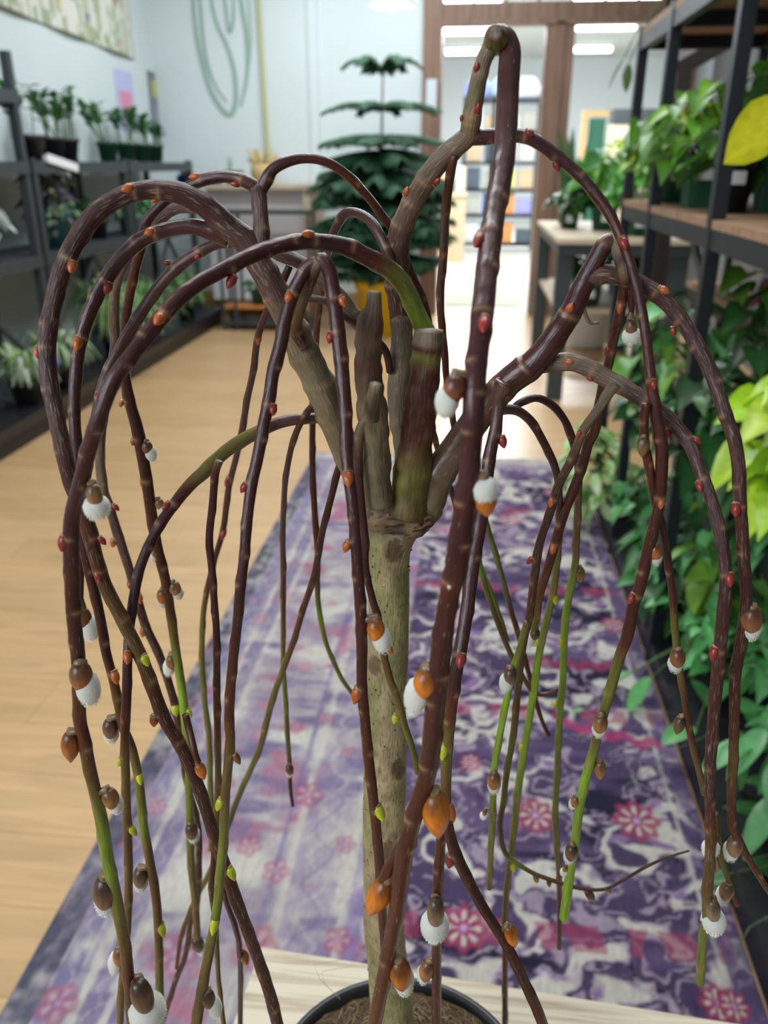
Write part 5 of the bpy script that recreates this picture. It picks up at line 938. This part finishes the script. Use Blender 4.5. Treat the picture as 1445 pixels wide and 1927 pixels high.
# metal stand before the counter
t = thing('metal_stand', 'small dark metal stand with an orange shelf in front of the white counter', 'stand', (-2.0, 7.9, 0))
sx0, sx1 = atY(418, 480, 7.8).x, atY(585, 480, 7.8).x
for xx in (sx0, sx0 + .12, sx1):
    for yy in (7.72, 7.98):
        mb = MB(); mb.bar((xx, yy, 0), (xx, yy, 1.04), .025, .025, up=(0, 1, 0)); mb.build('post', M['dkgrey'], t)
mb = MB(); mb.box(sx0 - .02, sx1 + .02, 7.70, 8.0, 1.04, 1.07); mb.build('top_shelf', M['dkgrey'], t)
mb = MB(); mb.box(sx0, sx1, 7.72, 7.98, .20, .23); mb.build('orange_shelf', mat('orange_board', (.55, .20, .05), .5), t)
mb = MB(); mb.box(sx0, sx1, 7.70, 8.0, .06, .08); mb.build('foot_rail', M['dkgrey'], t)
x = (sx0 * .62 + sx1 * .38)
t = thing('potted_plant', 'small dark plant in green pot on the orange shelf of the metal stand', 'plant', (x, 7.85, .232)); pot_parts(t, .09, .13, M['gpot']); mb = MB(); cloud(mb, (x, 7.85, .36), (x, 7.85, .42), (.11, .1, .08), 20, .08, DEEP); mb.build('foliage', M['leaf'], t)
# counter-top items
P = atY(439, 322, 8.4); t = thing('potted_plant', 'tiny black square pot with thin green sprout on the white counter', 'plant', (P.x, 8.4, 1.281)); pot_parts(t, .075, .12, M['bpot'], True); mb = MB()
for k in range(3): leaf(mb, (P.x - .05 + .02 * k, 8.4, 1.38), (.1 * (k - 1), 0, 1), .16, .025, 'lance', 0, (.25, .42, .25))
mb.build('foliage', M['leaf'], t)
P = atY(495, 320, 8.45); t = thing('wicker_basket', 'tan woven basket of dried stems on the white counter beside the black pot', 'basket', (P.x, 8.45, 1.281)); mb = MB()
mb.lathe(P.x, 8.45, [(.09, 1.282), (.12, 1.38), (.11, 1.46), (.10, 1.46), (.09, 1.40)], 20, (.50, .36, .16)); mb.build('basket', M['attr'], t); mb = MB()
for k in range(30):
    a = random.random() * 6.28; e = Vector((P.x + math.cos(a) * .15, 8.45 + math.sin(a) * .1, 1.281 + random.uniform(.2, .33))); mb.tube([(P.x, 8.45, 1.4), e], .008, 4, jitc((.55, .42, .2)))
mb.build('dried_stems', M['attr'], t)
P = atY(372, 326, 8.35); tbox('blue_tray', 'low blue plastic tray on the left end of the white counter', 'tray', (P.x - .0, 8.4, 1.281), .36, .3, .08, (.02, .05, .32))
tbox('plastic_lid', 'pale frosted tub lid lying on the blue tray', 'lid', (P.x + .02, 8.4, 1.362), .34, .28, .035, (.55, .62, .66))
# pendant glass shade at the top of the frame
t = thing('pendant_lamp', 'round glass pendant lamp shade hanging at the top centre', 'lamp', (-.63, 6.2, 2.62)); P = atY(738, 3, 6.2); mb = MB()
mb.lathe(P.x, 6.2, [(.012, P.z + .14), (.06, P.z + .12), (.14, P.z + .04), (.155, P.z - .01), (.145, P.z - .025)], 32, cap=False); mb.build('glass_shade', M['glass'], t)
mb = MB(); mb.lathe(P.x, 6.2, [(.01, P.z - .05), (.035, P.z - .03), (.035, P.z + .02), (.015, P.z + .07)], 16); mb.build('bulb', M['tube'], t)
mb = MB(); mb.tube([(P.x, 6.2, P.z + .13), (P.x, 6.2, 4.1)], .005, 6); mb.build('cable', M['black'], t)
# ---------------------------------------------------------------- LEFT WALL THINGS
# wildflower tapestry (sagging cloth)
mb = MB(); nU, nV = 120, 110; vs = []; cs = []
for i in range(nU + 1):
    for j in range(nV + 1):
        Y = 4.6 + 3.78 * i / nU; zb = 2.42 + .10 * math.sin(math.pi * i / nU) * 0 + (.03 * (Y - 6)) * -1 + .10 * smooth((5.9 - Y) / 1.2); zt = 3.7; z = zb + (zt - zb) * j / nV
        vs.append((-3.17 + .015 * math.sin(Y * 7 + z), Y, z))
        a1 = float(vnoise(np.array([Y * 26.]), np.array([z * 9.]), 71)[0]); a2 = float(vnoise(np.array([Y * 9.]), np.array([z * 9.]), 72)[0]); a3 = float(vnoise(np.array([Y * 12. + 40]), np.array([z * 12.]), 73)[0])
        c_ = (.66, .67, .60)
        if a1 > .5: c_ = (.32, .38, .24)
        if a1 > .72: c_ = (.40, .42, .25)
        if a2 > .80 and a1 > .3: c_ = (.80, .42, .06) if Y < 6.9 else ((.62, .12, .22) if a3 > .4 else (.22, .14, .40))
        if a3 > .88: c_ = (.70, .70, .55)
        cs.append(c_)
fs = [(i * (nV + 1) + j, (i + 1) * (nV + 1) + j, (i + 1) * (nV + 1) + j + 1, i * (nV + 1) + j + 1) for i in range(nU) for j in range(nV)]
mb.add(vs, fs, cs, 0, True); o = mb.build('wall_tapestry', M['attr']); sm_ = o.modifiers.new('thickness', 'SOLIDIFY'); sm_.thickness = .006
tag(o, 'wildflower print cloth with orange and pink blooms hung high on the left wall', 'tapestry')
def poster(name, lab, q, bg, parts):
    Y0 = atX(q[0], q[1], -3.2).y; Y1 = atX(q[2], q[3], -3.2).y; z1 = atX(q[0], q[1], -3.2).z; z0 = z1 - q[4]; mb = MB(); mb.box(-3.199, -3.192, Y0, Y1, z0, z1)
    t = thing(name, lab, 'poster', (-3.195, (Y0 + Y1) / 2, z0)); mb.build('sheet', mat(name + '_paper', bg, .6), t)
    for nm_, (u0, u1, v0, v1), cc_ in parts:
        mb = MB(); mb.box(-3.1915, -3.190, Y0 + (Y1 - Y0) * u0, Y0 + (Y1 - Y0) * u1, z0 + (z1 - z0) * v0, z0 + (z1 - z0) * v1); mb.build(nm_, mat(nm_, cc_, .6), t)
poster('lilac_poster', 'pale lilac poster with a pink blotch on the left wall', (213, 128, 246, 140, .50), (.52, .52, .78), [('pink_print', (.15, .85, .30, .66), (.72, .28, .42))])
poster('grey_poster', 'narrow dark grey poster with a yellow green square on the left wall corner', (275, 132, 303, 140, .66), (.20, .22, .25), [('yellow_print', (.2, .85, .66, .88), (.45, .48, .12)), ('text_block', (.2, .85, .1, .55), (.26, .28, .32))])
# racks along left wall
def lrack(name, lab, Y0, Y1, zs, ztop, X0=-2.70, X1=-3.12, m='dkgrey', brace=True):
    t = thing(name, lab, 'shelf', ((X0 + X1) / 2, (Y0 + Y1) / 2, 0))
    for yy in (Y0, Y1):
        for xx in (X0, X1):
            mb = MB(); mb.box(xx - .025, xx + .025, yy - .025, yy + .025, 0, ztop); mb.build('post', M[m], t)
    for zz in zs:
        mb = MB(); mb.box(X1 - .02, X0 + .03, Y0 - .03, Y1 + .03, zz - .07, zz); mb.build('shelf_board', M[m], t)
    if brace:
        mb = MB(); mb.bar((X0, Y0, .12), (X0, (Y0 + Y1) / 2, .85), .02, .03); mb.build('brace', M[m], t); mb = MB(); mb.bar((X0, Y1, .12), (X0, (Y0 + Y1) / 2, .85), .02, .03); mb.build('brace', M[m], t)
    return t
lrack('plant_rack', 'dark grey metal plant rack at the far end of the left wall', 6.72, 8.2, (.14, .92, 1.47), 1.49)
lrack('plant_rack', 'dark grey metal plant rack in the middle of the left wall, carrying the teal pot', 5.20, 6.62, (.14, .93, 1.47), 1.49)
lrack('plant_rack', 'tall grey metal rack whose post rises at the left edge of the picture', 3.4, 5.10, (.14, .93, 1.47, 1.85), 2.05)
def zz_plant(x, y, z, lab, r=.085, h=.13, pm='bpot', n=7, H_=.26, group='potted plants along the top of the left racks'):
    t = thing('potted_plant', lab, 'plant', (x, y, z), group); pot_parts(t, r, h, M[pm]); mb = MB()
    for k in range(n):
        a = random.random() * 6.28; sp = random.uniform(.04, .20); e = Vector((x + math.cos(a) * sp, y + math.sin(a) * sp, z + h + H_ * random.uniform(.7, 1.1))); b0 = Vector((x + math.cos(a) * r * .5, y + math.sin(a) * r * .5, z + h * .9)); c_ = arc(b0, e, .08, 8); mb.tube(c_, .005, 4, (.10, .20, .05), cap=False)
        for q in range(4, 9):
            for sg in (-1, 1): leaf(mb, c_[q], (math.cos(a + sg * 1.4 + random.uniform(-.6, .6)), math.sin(a + sg * 1.4), random.uniform(.2, 1.1)), random.uniform(.06, .10), .042, 'oval', .15, jitc((.03, .16, .035), .45))
    mb.build('foliage', M['leafm'], t)
for (x_, y_, Y, lab, pm, hh) in ((72, 250, 5.35, 'leafy green plant in wide black pot, leftmost on the left racks', 'bpot', .28), (97, 250, 5.75, 'upright leafy green plant second from left on the left racks', 'bpot', .24), (124, 255, 6.1, 'loose stemmed green plant in black square pot on the left racks', 'bpot', .28),
        (203, 268, 6.85, 'sprig plant in small green pot, before the lilac poster', 'gpot', .24), (238, 268, 7.25, 'bushy green plant in green pot directly below the lilac poster', 'gpot', .22), (268, 268, 7.6, 'green plant in small pot between the lilac and grey posters', 'gpot', .22), (291, 270, 7.95, 'low green plant in green pot at the right end of the left racks', 'gpot', .15)):
    P = atY(x_, 285, Y); X = max(-3.05, min(-2.76, P.x)); zz_plant(X, Y, 1.472, lab, r=.10 if pm == 'bpot' else .085, h=.15, pm=pm, H_=hh, n=7)
# tradescantia in teal pot on mid shelf
P = atY(97, 440, 5.85); X = -2.82; t = thing('potted_plant', 'purple and grey leaved trailing plant in a teal pot on the left rack', 'plant', (X, 5.62, .932)); pot_parts(t, .13, .24, M['tpot']); mb = MB()
cloud(mb, (X, 5.62, 1.17), (X, 5.6, 1.32), (.14, .16, .22), 130, .09, [(.09, .07, .12), (.06, .045, .10), (.16, .17, .12), (.14, .20, .10)], 'lance', .4, .3); cloud(mb, (X, 5.62, 1.17), (X + .05, 5.6, 1.14), (.18, .18, .12), 50, .09, [(.12, .22, .08), (.10, .08, .12)], 'lance', .4, .5); mb.build('foliage', M['leafm'], t)
mb = MB(); P = atY(95, 307, 5.55); mb.bar((-2.66, 5.35, P.z + .03), (-2.66, 5.75, P.z - .03), .012, .05); mb.bar((-2.70, 5.35, P.z + .03), (-2.66, 5.35, P.z + .03), .01, .03); tag(mb.build('shelf_sign', M['tag']), 'small glossy white sign clipped to the left rack above the purple plant', 'sign')
for k, (y0, lab, kd) in enumerate(((4.75, 'silvery fuzzy plant in dark pot at the left edge, middle shelf', 's'), (6.35, 'dark leafy plant right of the teal pot', 'd'), (7.0, 'green plant in black pot on the far rack, middle shelf', 'g'), (7.7, 'light green plant at the far end of the middle shelf', 'g'))):
    t = thing('potted_plant', lab, 'plant', (-2.85, y0, .932), 'potted plants on the middle shelf of the left racks'); pot_parts(t, .09, .14, M['bpot']); mb = MB()
    cloud(mb, (-2.85, y0, 1.06), (-2.83, y0, 1.13), (.14, .16, .10), 34, .11, {'s': [(.45, .50, .48), (.3, .36, .32)], 'd': DEEP, 'g': DEEP + HOYA}[kd]); mb.build('foliage', M['leafm'], t)
def grass(x, y, z, lab, n, L_, cols, pm='bpot', r=.09, h=.14, wid=.022):
    t = thing('spider_plant', lab, 'plant', (x, y, z), 'grassy plants on the lower left shelf'); pot_parts(t, r, h, M[pm]); mb = MB()
    for k in range(n):
        a = random.random() * 6.28; l_ = L_ * random.uniform(.6, 1.1); out = random.uniform(.3, .75) * l_; z0 = z + h * .9; up = random.uniform(.35, .75) * l_
        pts = [Vector((x + math.cos(a) * (out * s_ + .02), y + math.sin(a) * (out * s_ + .02), z0 + up * math.sin(s_ * 2.6) * 1.0 - .15 * l_ * s_ * s_)) for s_ in [q / 7 for q in range(8)]]
        sd = Vector((-math.sin(a), math.cos(a), 0)); vs = []; c_ = jitc(random.choice(cols))
        for i, p in enumerate(pts):
            ww = wid * math.sin(math.pi * min(.98, .25 + .75 * i / 7)); vs += [p - sd * ww / 2, p + sd * ww / 2 + Vector((0, 0, .003))]
        mb.add(vs, [(i * 2, i * 2 + 1, i * 2 + 3, i * 2 + 2) for i in range(7)], c_, 0, True)
    mb.build('foliage', M['leafm'], t)
# low dark plinth running below the racks carries the bigger plants
t = thing('plant_plinth', 'long low dark plinth on the floor in front of the left racks', 'bench', (-2.54, 5.6, 0)); mb = MB(); mb.box(-2.66, -2.42, 2.6, 8.1, .10, .16); mb.build('top', M['bpot'], t)
mb = MB(); mb.box(-2.64, -2.45, 2.62, 8.08, 0, .099); mb.build('base', M['black'], t)
grass(-2.55, 5.75, .161, 'large spider plant with long arching striped leaves under the left rack', 170, .62, [(.12, .28, .05), (.22, .40, .12), (.07, .18, .04), (.35, .45, .22)])
grass(-2.55, 6.35, .161, 'darker spider plant behind the large striped one under the left rack', 110, .5, [(.07, .18, .04), (.10, .24, .06)])
grass(-2.55, 7.35, .161, 'short bright grassy plant at the far end under the left racks', 80, .42, [(.12, .32, .05), (.08, .22, .04)])
grass(-2.55, 4.85, .161, 'pale grey green bushy plant at the left edge near the floor', 150, .34, [(.28, .40, .22), (.16, .28, .12), (.5, .56, .42)], wid=.035)
grass(-2.55, 4.45, .161, 'light green and white low plant in the lower left corner of the racks', 130, .30, [(.30, .42, .20), (.18, .30, .10), (.55, .6, .5)], wid=.035)
P = atX(62, 680, -2.58); mb = MB(); mb.lathe(-2.45, P.y, [(.006, .33), (.022, .34), (.026, .36), (.018, .38), (.006, .39)], 12, (.03, .06, .6)); mb.tube([(-2.45, P.y, .162), (-2.45, P.y, .335)], .004, 5, (.1, .3, .1)); tag(mb.build('glass_stake', M['attrg']), 'tiny bright blue bead on a stake among the grassy plants, left edge', 'ornament')
